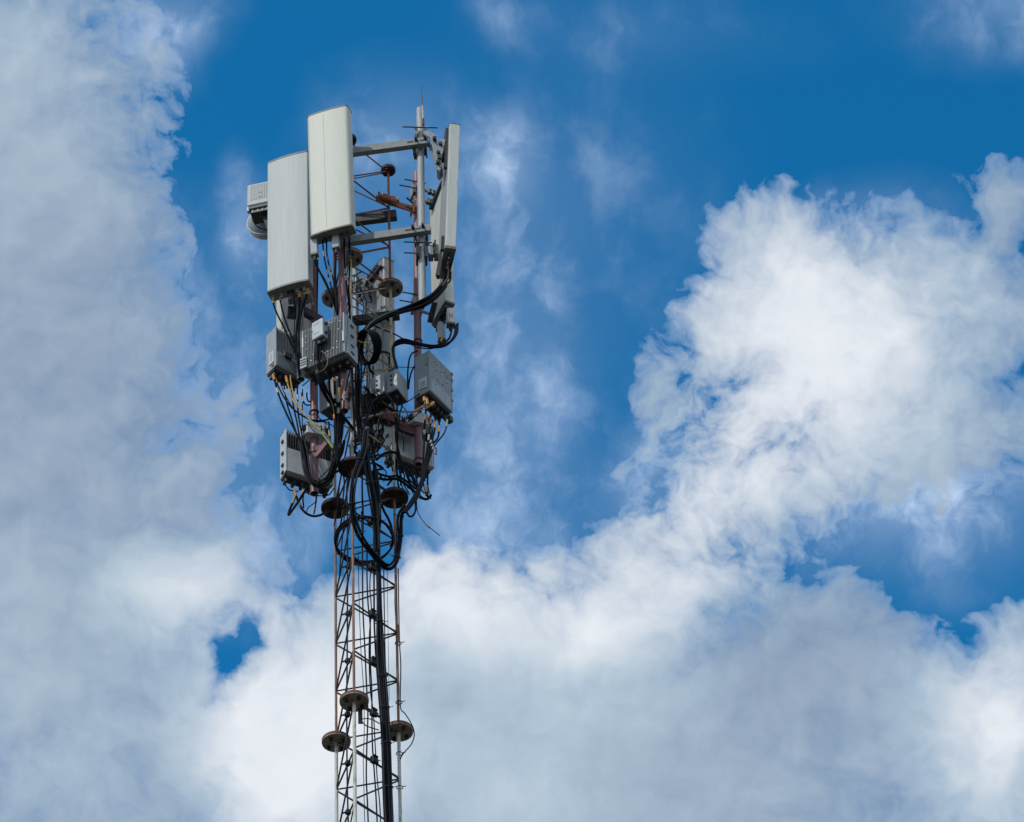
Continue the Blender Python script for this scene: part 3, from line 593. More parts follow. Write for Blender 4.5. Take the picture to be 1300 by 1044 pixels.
MB().box(FAa, 0.13, 0.22, -0.0140, -0.0100, 0.012, 0.026).obj('maker_plate', M['radome_warm'], pA)
for x in (0.165,):
    MB().box(FAa, x-0.0008, x+0.0008, -0.0122, -0.0112, 0.05, hA-0.05).obj('seam', M['seam_tone'], pA)
pB, FBb, wB, hB = panel('cool grey panel antenna, broad and flat, set lower beside the cream-white one', (339.0, 371.5), (391.5, 356.0), (339.4, 206.5), -0.50, 0.125, 0.010, 0.016, M['radome_cool'], M['cap_under'], 0.022)
for x in (0.035, 0.115, 0.27, 0.335): connector(pB, FBb, x, 0.065, 0.016, 0.05, 'galv')
for x in (0.18, 0.215): MB().box(FBb, x-0.013, x+0.013, 0.05, 0.085, -0.012, 0.0).obj('port', M['dark_recess'], pB)
pE, FEe, wE, hE = panel('tall slim antenna seen edge-on beside the bright zinc pole', (565.4, 314.6), (578.8, 316.2), (571.2, 156.0), -0.80, 0.38, 0.006, 0.0, M['panel_side'], M['cap_under'], 0.012, lean=True)
MB().box(FEe, -0.004, -0.0005, 0.03, 0.35, 0.03, hE-0.05).obj('back_plate', M['panel_back'], pE)
MB().box(FEe, -0.002, wE+0.002, -0.0025, -0.0002, 0.016, 0.034).obj('trim_strip', M['tan'], pE)
for y in (0.07, 0.13, 0.19, 0.25): connector(pE, FEe, wE*0.5, y, 0.014, 0.07, 'dark_steel')
for (z0, z1) in ((hE-0.58, hE-0.03), (0.02, 0.20)): MB().box(FEe, -0.030, -0.0045, 0.04, 0.075, z0, z1).obj('rail', M['dark_steel'], pE)
pF, FFf, wF, hF = panel('pale antenna farther back, its lower end hanging below the edge-on one', (548.0, 413.5), (565.2, 383.0), (544.3, 261.5), 0.34, 0.095, 0.010, 0.0, M['panel_side'], M['cap_under'], 0.02)
pD, FDd, wD, hD = panel('grey antenna seen from the back behind the lattice', (463.5, 570.0), (491.2, 539.5), (460.5, 356.0), 0.62, 0.115, 0.012, 0.0, M['panel_back'], M['cap_under'], 0.02)
for x in (0.05, wD-0.05):
    MB().box(FDd, x-0.008, x+0.008, -0.012, -0.0005, 0.03, hD-0.03).obj('back_rib', M['panel_back'], pD)
MB().box(FDd, 0.08, 0.28, -0.012, -0.0005, hD-0.13, hD-0.12).box(FDd, 0.08, 0.28, -0.010, -0.0005, hD-0.05, hD-0.042).obj('back_slot', M['dark_recess'], pD)
pC, FCc, wC, hC = panel('antenna turned away, its white edge showing under the cool grey one', (358.0, 455.0), (398.0, 474.5), (357.5, 255.0), 0.15, 0.085, 0.006, 0.0, M['panel_back'], M['cap_under'], 0.02)
MB().box(FCc, -0.006, -0.0008, 0.004, 0.081, 0.02, hC-0.03).obj('edge_strip', M['radome_warm'], pC)

# remote tilt units plugged into antenna bottoms
def tilt_unit(label, bl, br, tl, dy, d, dark='cap_grey'):
    F, w, h = face(bl, br, tl, dy)
    t = thing('tilt_control_unit', label, 'control unit', F.p(w/2, d/2, 0), 'tilt control units under the antennas')
    MB().box(F, 0, w, 0, d, 0, h).obj('housing', M['radome_cool'], t, bevel=0.006)
    MB().box(F, -0.002, w+0.002, -0.002, d+0.002, -0.018, -0.0005).obj('base_cap', M[dark], t, bevel=0.003)
    MB().cyl(F.p(w*0.5, d*0.5, -0.018), F.p(w*0.5, d*0.5, -0.07), 0.022, 0.016, n=10).obj('connector', M['under'], t)
    MB().cyl(F.p(w*0.5, d*0.5, h), F.p(w*0.5, d*0.5, h+0.022), 0.018, n=10).obj('stem', M['rru'], t)
    return t, F, w, h
tilt_unit('small white tilt unit at the cool grey corner under the cream-white antenna', (394.2, 322.0), (402.8, 320.2), (393.4, 304.0), -0.70, 0.055)
tilt_unit('small white tilt unit just above the red oxide pole under the cream-white antenna', (421.3, 313.5), (430.0, 311.5), (420.6, 294.8), -0.74, 0.055)
tu, Fu, wu, hu = tilt_unit('square white control box with dark scrawl under the pale far antenna', (567.5, 408.5), (577.8, 409.0), (567.3, 391.0), 0.06, 0.08)
for (a, b) in (((0.022, 0.10), (0.026, 0.05)), ((0.022, 0.10), (0.048, 0.05)), ((0.048, 0.105), (0.048, 0.05))):
    MB().bar(Fu.p(a[0], -0.0015, a[1]), Fu.p(b[0], -0.0015, b[1]), 0.002, 0.006, up=Vector((1, 0, 0))).obj('mark', M['ink'], tu)
tilt_unit('slim grey control box hanging lowest under the pale far antenna', (557.5, 428.0), (566.0, 429.5), (556.5, 408.0), 0.16, 0.06)
# far antenna's dark connector block
t = thing('connector_block', 'black connector block tucked under the pale far antenna', 'connector block', FFf.p(wF*0.5, 0.05, -0.1), None)
MB().box(FFf, 0.02, wF-0.02, 0.005, 0.085, -0.05, -0.0).box(FFf, 0.06, 0.16, 0.01, 0.07, -0.14, -0.052).obj('block', M['under'], t, bevel=0.008)
for (x, y) in ((0.08, 0.02), (0.19, 0.05), (0.26, 0.05)): connector(t, FFf.off(0, 0, -0.05), x, y, 0.014, 0.09, 'dark_steel')

# ------------------------------------------------------------------ radio units
def strip_fins(F, x0, x1, y0, y1, z0, z1, n, th=0.004):
    mb = MB()
    for i in range(n):
        x = x0+(x1-x0)*(i+0.5)/n
        mb.box(F, x-th/2, x+th/2, y0, y1, z0, z1)
    return mb
def studs(F, w, h, y, n, seed, m='bolt_bright'):
    rr = random.Random(seed); mb = MB()
    for i in range(n):
        x, z = rr.uniform(0.04, w-0.04), rr.uniform(0.04, h-0.04)
        mb.cyl(F.p(x, y, z), F.p(x, y-0.006, z), 0.0045, n=6)
    return mb
RRU = 'radio units on the mast'
def radio(label, bl, br, tl, dy, d, side='rru', fin='fins', fin_depth=0.04, nfin=22, fin_z=(0.02, 1.0), nconn=6, plate_m=None, name='radio_unit', seed=1, skirt=True, rows=1):
    F, w, h = face(bl, br, tl, dy)
    t = thing(name, label, 'radio unit', F.p(w/2, d/2, 0), RRU)
    MB().box(F, 0.003, w-0.003, fin_depth, d, 0.0, h).obj('housing', M[side], t, bevel=0.006)
    z0, z1 = fin_z[0]*h, fin_z[1]*h-0.012
    if nfin: strip_fins(F, 0.012, w-0.012, 0.0, fin_depth-0.0005, z0, z1, nfin).obj('heat_sink', M[fin], t)
    for xx in (0.0, w-0.010):
        MB().box(F, xx, xx+0.010, -0.002, fin_depth-0.0006, 0.0, h-0.004).obj('side_flange', M[side], t)
    MB().box(F, 0.012, w-0.012, fin_depth+0.008, d-0.008, -0.020, -0.0006).obj('connector_plate', M['under'], t)
    for r_ in range(rows):
        for i in range(nconn):
            x = 0.035+(w-0.07)*i/max(1, nconn-1); y = fin_depth+(d-fin_depth)*(0.5 if rows == 1 else (0.32+0.4*r_))
            MB().cyl(F.p(x, y, -0.020), F.p(x, y, -0.062), 0.016, n=10).obj('connector', M['under'], t)
    if plate_m:
        pz = fin_z[0]*h-0.004
        MB().box(F, 0.011, w-0.011, 0.001, fin_depth-0.001, 0.004, pz).obj('cover_plate', M[plate_m], t, bevel=0.003)
    return t, F, w, h
def clips(t, F, d, h, zs, m='dark_steel'):
    for z in zs:
        MB().box(F, -0.012, -0.0005, d*0.35, d*0.60, z*h-0.012, z*h+0.012).obj('clip', M[m], t)

# finned unit at the front with the breaker box
r1, F1r, w1r, h1r = radio('big finned grey radio unit at the front carrying a white breaker box', (384.0, 470.0), (437.5, 446.0), (383.6, 420.0), -0.55, 0.21, 'rru', 'fins', 0.055, 26, (0.0, 1.0), 6, seed=3, rows=2)
studs(F1r, w1r, h1r, 0.002, 26, 5).obj('rivet', M['bolt_bright'], r1)
MB().box(F1r, w1r+0.0008, w1r+0.012, 0.030, 0.205, 0.002, h1r*0.42).box(F1r, w1r+0.0008, w1r+0.006, 0.06, 0.2, h1r*0.45, h1r*0.97).obj('side_cover', M['rru'], r1, bevel=0.004)
for z in (0.30, 0.55, 0.80, 0.12):
    MB().box(F1r, w1r+0.0125, w1r+0.020, 0.09, 0.135, z*h1r-0.008, z*h1r+0.008).obj('clip', M['dark_steel'], r1)
MB().box(F1r, w1r-0.016, w1r+0.004, -0.016, -0.0025, h1r*0.24, h1r*0.50).obj('handle', M['rru_white'], r1, bevel=0.003)
MB().box(F1r, -0.014, 0.055, -0.020, -0.003, 0.0, 0.13).obj('lug', M['rru'], r1, bevel=0.004)
for z in (0.035, 0.065, 0.095): MB().box(F1r, -0.008, 0.05, -0.024, -0.0205, z, z+0.007).obj('slot', M['dark_recess'], r1)
MB().box(F1r, 0.0, 0.014, -0.006, -0.0022, h1r*0.55, h1r*0.80).obj('sticker', M['sticker'], r1)
# breaker box
Fk, wk, hk = face((395.8, 432.5), (409.5, 424.5), (395.2, 410.8), -0.70)
t = thing('breaker_box', 'white breaker box with rounded corners bolted on the finned radio unit', 'box', Fk.p(wk/2, 0.04, 0))
MB().box(Fk, 0, wk, 0, 0.030, 0, hk).obj('lid', M['rru_white'], t, bevel=0.010)
MB().box(Fk, 0.006, wk-0.004, 0.0305, 0.085, 0.006, hk-0.006).obj('body', M['rru'], t, bevel=0.004)
for z in (0.06, 0.17): MB().box(Fk, wk-0.003, wk+0.012, 0.035, 0.06, z-0.012, z+0.012).obj('latch', M['dark_steel'], t)
for z in (0.055, 0.165): MB().box(Fk, 0.02, wk-0.035, -0.0012, -0.0002, z, z+0.004).obj('mark', M['ink'], t)
MB().box(Fk, 0.004, 0.012, -0.003, -0.0002, hk*0.42, hk*0.50).obj('latch', M['dark_steel'], t)
MB().cyl(Fk.p(0.05, 0.05, 0.006), Fk.p(0.05, 0.05, -0.05), 0.030, 0.026, n=12).cyl(Fk.p(0.095, 0.055, 0.006), Fk.p(0.095, 0.055, -0.04), 0.020, n=12).obj('gland', M['under'], t)

# unit at the outer edge with a pale blank side
r2, F2r, w2r, h2r = radio('grey finned radio unit with a white-stickered pale side under the cool grey antenna', (350.2, 463.3), (386.5, 482.0), (350.2, 413.5), -0.35, 0.155, 'rru', 'fins', 0.03, 17, (0.38, 1.0), 5, plate_m='fins', seed=4, rows=2)
strip_fins(F2r, 0.012, w2r-0.012, -0.006, 0.0005, 0.02, h2r*0.36, 20, 0.003).obj('rib', M['fins'], r2)
MB().box(F2r, -0.0055, -0.0006, 0.03, 0.10, 0.07, 0.21).obj('sticker', M['sticker'], r2)
for z in (0.10, 0.125, 0.15, 0.175): MB().box(F2r, -0.0068, -0.0058, 0.045, 0.085, z, z+0.006).obj('mark', M['ink'], r2)
MB().box(F2r, -0.0055, -0.0006, 0.03, 0.065, 0.025, 0.055).obj('warning_sticker', M['tan'], r2)
MB().box(F2r, 0.075, 0.16, -0.03, -0.008, h2r*0.28, h2r*0.42).obj('port_cover', M['under'], r2, bevel=0.01)
for x in (0.11, 0.17, 0.22): MB().cyl(F2r.p(x, 0.03, h2r), F2r.p(x, 0.03, h2r+0.03), 0.018, n=8).obj('bracket_bolt', M['galv'], r2)

# low unit: finned above, blank plate below, ear bracket round the pole
def low_radio(label, bl, br, tl, dy, d, ribbed, side):
    t, F, w, h = radio(label, bl, br, tl, dy, d, side, 'fins_dark', 0.045, 18, (0.56, 1.0), 6, plate_m=side, seed=7, rows=2)
    if ribbed: strip_fins(F, 0.02, w-0.02, -0.004, 0.0012, 0.01, h*0.55, 30, 0.004).obj('rib', M[side], t)
    clips(t, F, d, h, (0.22, 0.5, 0.78, 0.05))
    return t, F, w, h
r3, F3r, w3r, h3r = low_radio('low white radio unit with a blank lower cover behind the red oxide pole end', (363.0, 597.0), (423.0, 616.5), (363.0, 543.5), -0.10, 0.135, False, 'rru_white')
r5, F5r, w5r, h5r = low_radio('low grey radio unit with a ribbed lower cover behind the tall red oxide pole', (497.0, 574.0), (551.5, 594.0), (497.0, 521.0), 0.24, 0.165, True, 'rru_white')
MB().tube([F5r.p(w5r+0.002, 0.05, h5r*0.60), F5r.p(w5r+0.05, 0.05, h5r*0.58), F5r.p(w5r+0.05, 0.05, h5r*0.44), F5r.p(w5r+0.002, 0.05, h5r*0.42)], 0.008, 8).obj('handle', M['galv'], r5)
def ear_bracket(label, c, ex, w, h, d, m):
    F = Fr(c, ex, Z)
    t = thing('cast_mount', label, 'bracket', c, 'cast mounts that hold radio units on poles')
    MB().prism(F, [(-w/2, 0.0), (-w/2+0.05, -d), (w/2-0.06, -d), (w/2, 0.0), (w/2, 0.02), (-w/2, 0.02)], -h/2, h/2, smooth=False).obj('casting', m, t, bevel=0.006)
    for s in (-1, 1):
        cc = F.p(s*w*0.36, -d*0.55, h*0.03)
        MB().cyl(cc, cc-F.y*0.03, 0.030, n=14).obj('boss', M['bolt'], t)
    for (x0, x1, z0, z1) in ((0.035, 0.047, -0.042, 0.042), (0.072, 0.084, -0.042, 0.042), (0.048, 0.071, -0.006, 0.006)):
        MB().box(F, x0, x1, -d-0.0015, -d+0.002, z0, z1).obj('recess', M['dark_recess'], t)
    return t
ear_bracket('pale cast mount with an H-shaped recess above the low white radio unit', axis_at(B0, B1, 551)+Vector((0.0, 0.02, 0)), Vector((1, 0.30, 0)), 0.27, 0.13, 0.095, M['rru_white'])
ear_bracket('pale cast mount around the tall red oxide pole above the low grey radio unit', axis_at(C0, C1, 537)+Vector((0.0, 0.02, 0)), Vector((1, 0.40, 0)), 0.24, 0.12, 0.09, M['rru_white'])
for (P_, lab) in ((axis_at(B0, B1, 574), 'rusty strap band round the red oxide pole below the H-shaped recess'),):
    o = MB().cyl(P_-Z*0.03, P_+Z*0.03, 0.044, n=20).box(Fr(P_, Vector((1, -0.6, 0)), Z), 0.02, 0.09, -0.03, 0.03, -0.025, 0.025).obj('strap_band', M['oxide']); tag(o, lab, 'strap')

# square unit at the outer edge on the tall pole
r4, F4r, w4r, h4r = radio('dark square radio unit, turned cornerwise, orange cable ends at its foot', (545.5, 495.5), (574.5, 524.5), (545.3, 444.0), 0.0, 0.165, 'rru', 'fins', 0.012, 0, (0.0, 1.0), 6, plate_m=None, seed=9, rows=2)
MB().box(F4r, 0.011, w4r-0.011, 0.0, 0.0118, 0.0, h4r-0.01).obj('cover_plate', M['fins'], r4, bevel=0.003)
MB().box(F4r, 0.02, w4r-0.02, -0.004, -0.0005, 0.012, h4r*0.33).obj('lower_plate', M['rru'], r4)
studs(F4r, w4r, h4r, 0.0, 22, 12).obj('rivet', M['bolt_bright'], r4)
studs(F4r, w4r, h4r, 0.0, 16, 13).obj('screw', M['bolt'], r4)
MB().box(F4r, -0.0055, -0.0006, 0.03, 0.115, 0.06, 0.19).obj('sticker', M['sticker'], r4)
MB().box(F4r, -0.0055, -0.0006, 0.018, 0.045, h4r*0.66, h4r*0.82).obj('sticker', M['taupe'], r4)
for z in (0.085, 0.11, 0.135): MB().box(F4r, -0.0068, -0.0058, 0.045, 0.10, z, z+0.008).obj('mark', M['ink'], r4)
for z in (0.3, 0.55, 0.8, 0.95): MB().box(F4r, w4r-0.014, w4r+0.006, -0.008, -0.0005, z*h4r-0.014, z*h4r+0.010).obj('lug', M['fins'], r4)
MB().cyl(F4r.p(w4r*0.85, 0.08, -0.02), F4r.p(w4r*0.95, 0.05, -0.085), 0.018, n=10).box(F4r, w4r-0.035, w4r+0.01, 0.0, 0.05, -0.11, -0.05).obj('plug', M['under'], r4)

# two small cabinets by the lattice leg
def cabinet(label, bl, br, tl, dy, d, holes):
    F, w, h = face(bl, br, tl, dy)
    t = thing('junction_cabinet', label, 'cabinet', F.p(w/2, d/2, 0), 'small cabinets on the lattice')
    MB().box(F, 0, w, 0, d, 0, h).obj('housing', M['rru'], t, bevel=0.006)
    MB().box(F, 0.010, w-0.010, 0.010, d-0.010, -0.008, -0.0006).obj('bottom_plate', M['under'], t)
    for i in range(holes):
        z = h*(0.30+0.22*i)
        MB().cyl(F.p(-0.0005, d*0.55, z), F.p(-0.008, d*0.55, z), 0.010, n=8).obj('knockout', M['bolt'], t)
    MB().box(F, -0.006, -0.0006, 0.004, d*0.30, 0.006, h-0.006).obj('hinge_strip', M['rru_white'], t)
    MB().cyl(F.p(w*0.35, d*0.5, -0.008), F.p(w*0.35, d*0.5, -0.05), 0.026, n=12).obj('gland', M['under'], t)
    return t, F, w, h
k1, Fk1, wk1, hk1 = cabinet('small pale cabinet with a pointed corner towards the viewer beside the mast leg', (505.0, 493.5), (518.5, 511.0), (504.5, 468.0), -0.12, 0.115, 3)
MB().cyl(Fk1.p(0.02, 0.05, hk1), Fk1.p(0.02, 0.05, hk1+0.06), 0.022, n=12).cyl(Fk1.p(0.02, 0.05, hk1+0.06), Fk1.p(0.02, 0.05, hk1+0.10), 0.018, n=12).obj('gland', M['under'], k1)
cabinet('small pale cabinet half hidden between the trunk cables and its pointed neighbour', (489.0, 498.0), (500.0, 511.5), (488.5, 473.0), -0.02, 0.155, 3)
# unit facing away between the poles
cabinet('pale box seen only as a corner between the two red oxide poles behind hanging cables', (405.6, 523.5), (431.0, 507.0), (405.2, 490.0), -0.06, 0.16, 0)
r7, F7r, w7r, h7r = radio('dark finned radio unit deep inside behind the trunk cables', (452.0, 531.0), (491.0, 521.0), (452.0, 497.0), 0.22, 0.12, 'fins', 'fins_dark', 0.05, 20, (0.0, 1.0), 4, seed=15)

# ------------------------------------------------------------------ microwave dish with its outdoor unit
Fo, wo_, ho = face((313.4, 261.8), (347.0, 254.6), (313.8, 235.4), -0.30)
t = thing('microwave_dish', 'small grey drum dish seen from behind with a louvred unit on its back', 'dish antenna', Fo.p(0.15, 0.3, -0.1))
MB().box(Fo, 0, wo_, 0, 0.10, 0, ho).obj('outdoor_unit', M['radome_cool'], t, bevel=0.010)
lv = MB()
for i in range(11):
    x = 0.032+i*0.0185; lv.box(Fo, x, x+0.009, -0.0035, -0.0004, 0.065, ho-0.018)
lv.obj('louvre', M['fins'], t)
for (z, hh) in ((0.15, 0.03), (0.09, 0.03)): MB().box(Fo, 0.118, 0.145, -0.0052, -0.0037, z, z+hh).obj('mark', M['fins'], t)
MB().box(Fo, 0.012, wo_-0.01, 0.006, 0.16, -0.045, -0.0006).obj('coupling_plate', M['under'], t, bevel=0.008)
MB().box(Fo, 0.03, wo_-0.03, 0.02, 0.17, -0.09, -0.0455).obj('adapter', M['dark_steel'], t, bevel=0.006)
for x in (0.05, 0.10, 0.145, 0.19): MB().cyl(Fo.p(x, 0.03, -0.045), Fo.p(x, 0.03, -0.085), 0.013, n=10).obj('connector', M['rru'], t)
MB().box(Fo, -0.002, 0.018, 0.01, 0.05, -0.055, -0.001).obj('lug', M['rru_white'], t)
ax = Fo.y; c0 = at(338.5, 279.0, 0.0)
def lathe(c, ax, prof, n=40):
    u = ax.orthogonal().normalized(); w = ax.cross(u); mb = MB(); m = len(prof)
    vs = [c+ax*a+(u*math.cos(2*math.pi*j/n)+w*math.sin(2*math.pi*j/n))*r for a, r in prof for j in range(n)]
    return mb.add(vs, [(i*n+j, i*n+(j+1) % n, (i+1)*n+(j+1) % n, (i+1)*n+j) for i in range(m-1) for j in range(n)], True)
lathe(c0, ax, [(-0.135, 0.0), (-0.135, 0.055), (-0.105, 0.085), (-0.07, 0.125), (-0.03, 0.165), (0.0, 0.188)]).obj('reflector', M['rru'], t)
lathe(c0, ax, [(-0.004, 0.186), (-0.006, 0.194), (0.004, 0.199), (0.016, 0.197), (0.022, 0.190)]).obj('rim', M['rru_white'], t)
lathe(c0, ax, [(0.022, 0.189), (0.075, 0.187), (0.095, 0.175), (0.115, 0.13), (0.125, 0.0)]).obj('radome', M['panel_back'], t)
MB().bar(Fo.p(0.14, 0.10, -0.05), F0.lerp(F1, 0.47)+Vector((-0.03, 0.02, 0)), 0.05, 0.06).obj('mount_arm', M['dark_steel'], t)

# ------------------------------------------------------------------ cables
def smooth(pts, per=7):
    P = [Vector(p) for p in pts]
    if len(P) < 3: return [P[0].lerp(P[-1], i/6) for i in range(7)]
    Q = [P[0]*2-P[1]]+P+[P[-1]*2-P[-2]]; out = []
    for i in range(1, len(Q)-2):
        a, b, c, d = Q[i-1], Q[i], Q[i+1], Q[i+2]
        for j in range(per):
            t = j/per
            out.append(0.5*((2*b)+(c-a)*t+(2*a-5*b+4*c-d)*t*t+(3*b-a-3*c+d)*t**3))
    out.append(P[-1]); return out
CG = {}
def cable(label, pts, wpx, m='cable', sleeves=(), group=None, name='cable', raw=None, n=8):
    """a hanging cable; pts are bearings with a distance behind the mast axis; sleeves are (from, to, material, girth)"""
    S = raw if raw else smooth([at(p[0], p[1], p[2]) for p in pts])
    r = wpx/2/PXM
    o = MB().tube(S, r, n).obj(name, M[m]); tag(o, label, 'cable', group)
    L = len(S)-1
    for sv in sleeves:
        i0, i1 = int(sv[0]*L), max(int(sv[0]*L)+1, int(round(sv[1]*L)))
        MB().tube(S[i0:i1+1], r*(sv[3] if len(sv) > 3 else 1.35), n).obj('sleeve', M[sv[2]], o)
    return o
def bundle(label, pts, offs, wpx, group, m='cable', ties=(), wob_=None, n=8, fan=None):
    """several like cables tied side by side; offs are their places across the bundle, in cable widths"""
    S = smooth([at(p[0], p[1], p[2]) for p in pts]); r = wpx/2/PXM
    objs = []; K = len(S)
    T = [(S[min(i+1, K-1)]-S[max(i-1, 0)]).normalized() for i in range(K)]
    view = Vector((0, 0.7, 0.7))
    for q, (ox, oy) in enumerate(offs):
        ph = random.uniform(0, 6.28); R_ = []
        for i in range(K):
            sdir = T[i].cross(view)
            sdir = sdir.normalized() if sdir.length > 0.05 else Vector((1, 0, 0))
            v = T[i].cross(sdir).normalized(); wob = (0.35 if wob_ is None else wob_)*math.sin(ph+i*0.22)
            fk = 1.0 if fan is None else fan(i/(K-1))
            R_.append(S[i]+sdir*((ox*fk+wob*0.5)*2*r)+v*((oy+0.2*math.sin(ph*2+i*0.17))*2*r))
        o = MB().tube(R_, r, n).obj('cable', M[m if q % 3 else ('cable_grey' if m == 'cable' else m)]); tag(o, label, 'cable', group); objs.append(o)
    for tt in ties:
        i = int(tt*(K-1)); w = (max(abs(a) for a, b in offs)+0.75)*2*r; hh = (max(abs(b) for a, b in offs)+0.75)*2*r
        sdir = T[i].cross(view).normalized(); v = T[i].cross(sdir).normalized()
        mb = MB(); m_ = 14
        ringp = [S[i]+sdir*(w*math.cos(2*math.pi*k/m_))+v*(hh*math.sin(2*math.pi*k/m_)) for k in range(m_+1)]
        mb.tube(ringp, 0.0042, 6).tube([ringp[0], ringp[0]+sdir*0.03+v*0.008], 0.003, 5)
        mb.obj('cable_tie', M['bolt'], objs[0])
    return objs

OR = lambda a, b: (a, b, 'orange', 1.5)
g = 'jumper cables from the cream-white antenna'
cable('black jumper slanting from the tilt unit at the cool grey corner', [(398.4, 324, -.67), (399.5, 333, -.67), (404, 342, -.65), (411, 356, -.62), (418, 371, -.60), (424, 386, -.58), (428, 400, -.50)], 2.0)
cable('second thin jumper slanting from the same cool grey corner tilt unit', [(399.5, 326, -.66), (401, 334, -.66), (407, 346, -.64), (414, 358, -.61), (420, 373, -.59), (427, 392, -.56)], 1.6)
cable('black jumper with tan tape rings dropping from the cream-white antenna, the outer of two', [(409.5, 297, -.70), (410, 311, -.70), (411.5, 326, -.69), (415, 343, -.66), (419, 358, -.63), (424, 378, -.60), (428, 396, -.5)], 2.0, sleeves=((.28, .33, 'taupe', 1.25), (.5, .56, 'tan', 1.25), (.62, .66, 'taupe', 1.25)))
cable('black jumper with blue and tan tape rings beside its tan-ringed twin', [(414.8, 294, -.70), (414.6, 308, -.70), (415, 322, -.69), (418, 338, -.66), (422.5, 352, -.63), (426, 370, -.60), (430, 396, -.5)], 2.0, sleeves=((.4, .44, 'bluetape', 1.25), (.5, .56, 'tan', 1.25), (.6, .64, 'taupe', 1.25)))
cable('thick black cable straight down from the tilt unit above the red oxide pole', [(425.6, 316, -.70), (426, 330, -.69), (425.4, 348, -.66), (426.3, 368, -.62), (428, 395, -.6), (430, 412, -.5)], 3.2)
cable('black jumper running down hard against the red oxide pole', [(436.6, 291, -.70), (437, 306, -.68), (437.2, 326, -.62), (438.4, 345, -.58), (440.5, 366, -.57), (443, 386, -.50), (445, 410, -.40)], 2.4, sleeves=((.48, .53, 'taupe', 1.3), (.55, .60, 'taupe', 1.3)))
cable('black jumper with blue and pale tape rings by the cream mast leg', [(442.3, 290, -.70), (443.2, 304, -.66), (443.8, 320, -.56), (444.2, 332, -.48), (443.6, 348, -.44), (443.0, 368, -.42), (444.5, 392, -.40)], 2.2, sleeves=((.34, .38, 'bluetape', 1.35), (.39, .43, 'taupe', 1.35), (.46, .49, 'taupe', 1.35)))
g = 'jumper cables under the cool grey antenna'
cable('black jumper with an orange end leaving the outermost socket of the cool grey antenna', [(346.5, 379, -.45), (347.5, 387, -.44), (352, 399, -.43), (359, 413, -.42), (366, 428, -.40), (373, 443, -.36), (379, 458, -.34), (381, 474, -.33)], 2.4, sleeves=(OR(.02, .13),))
cable('black jumper with an orange end from the second socket of the cool grey antenna', [(356.2, 375.5, -.46), (356.4, 384, -.45), (359.5, 398, -.43), (365, 415, -.41), (371, 430, -.38), (376, 444, -.36), (380, 462, -.34)], 2.4, sleeves=(OR(.04, .15),))
cable('black jumper with an orange end from the third socket of the cool grey antenna', [(380.8, 367.5, -.52), (380.2, 378, -.50), (379.5, 395, -.45), (377, 412, -.42), (376, 432, -.39), (377.5, 455, -.36), (380, 478, -.33)], 3.0, sleeves=(OR(.06, .17),))
cable('black jumper with an orange end from the innermost socket of the cool grey antenna', [(391.0, 365.0, -.54), (389.6, 374, -.52), (386.6, 384, -.49), (382.4, 396, -.45), (379.8, 414, -.42), (379.5, 436, -.39), (381, 462, -.36)], 3.0, sleeves=(OR(.03, .17),))
cable('thin black cable hanging from the middle of the cool grey antenna', [(373.0, 371, -.50), (373.8, 388, -.46), (374.2, 404, -.42), (373.4, 424, -.40), (374.5, 446, -.37)], 1.4)
cable('black cable clinging to the shaded flank of the upper red oxide pole', [(403.4, 330, -.17), (403.3, 352, -.17), (403.0, 374, -.17), (402.6, 396, -.17), (402.8, 430, -.16)], 1.6)
cable('thin black wire drooping from the dish unit', [(319.5, 270, -.22), (321, 280, -.12), (327, 288, -.10), (336, 291.5, -.10), (346, 292, -.12)], 1.5)
cable('second dish wire at the antenna edge', [(336.5, 266, -.22), (337.5, 276, -.16), (339, 286, -.12), (345, 296, -.1)], 2.2)

# thick bundle sweeping from the edge-on antenna to the coil
base = [(560, 366, -.67), (548, 378, -.71), (531, 387, -.71), (512, 393.5, -.58), (494, 399.5, -.42), (476, 408, -.38), (463, 420, -.36), (455, 436, -.36), (452.5, 456, -.38)]
starts = [(569.5, 326, -.66), (572.5, 331, -.58), (569.5, 341, -.50), (572.0, 346, -.42), (566.5, 350, -.40)]
for i, st in enumerate(starts):
    dx, dyy = (-1.5+0.9*i), (-2.2+1.3*i)
    pts = [st, (st[0]-1.0, st[1]+11, st[2]-0.04), (563.5+0.9*i, 356+1.6*i, -.60)]+[(p[0]+dx*(0.75 if k < 3 else .3), p[1]+dyy*(1.5 if k < 3 else 1), p[2]+0.018*(i % 3)) for k, p in enumerate(base)]
    cable('thick black cable sweeping from the edge-on antenna across the poles to the coil', pts, 2.9, 'cable' if i % 2 else 'cable_grey', group='cables sweeping from the edge-on antenna')
cable('green-marked cable end resting on the sweeping black cables', [(505, 394, -.53), (494, 397.5, -.47), (482, 403, -.43), (471, 410, -.41), (464, 418, -.40)], 1.2, 'green')
cable('thin tan wire from the edge-on antenna foot', [(568.5, 338, -.72), (569, 349, -.68), (565, 358, -.66), (556, 369, -.65), (545, 377, -.63), (535, 381, -.62)], 0.9, 'tan')
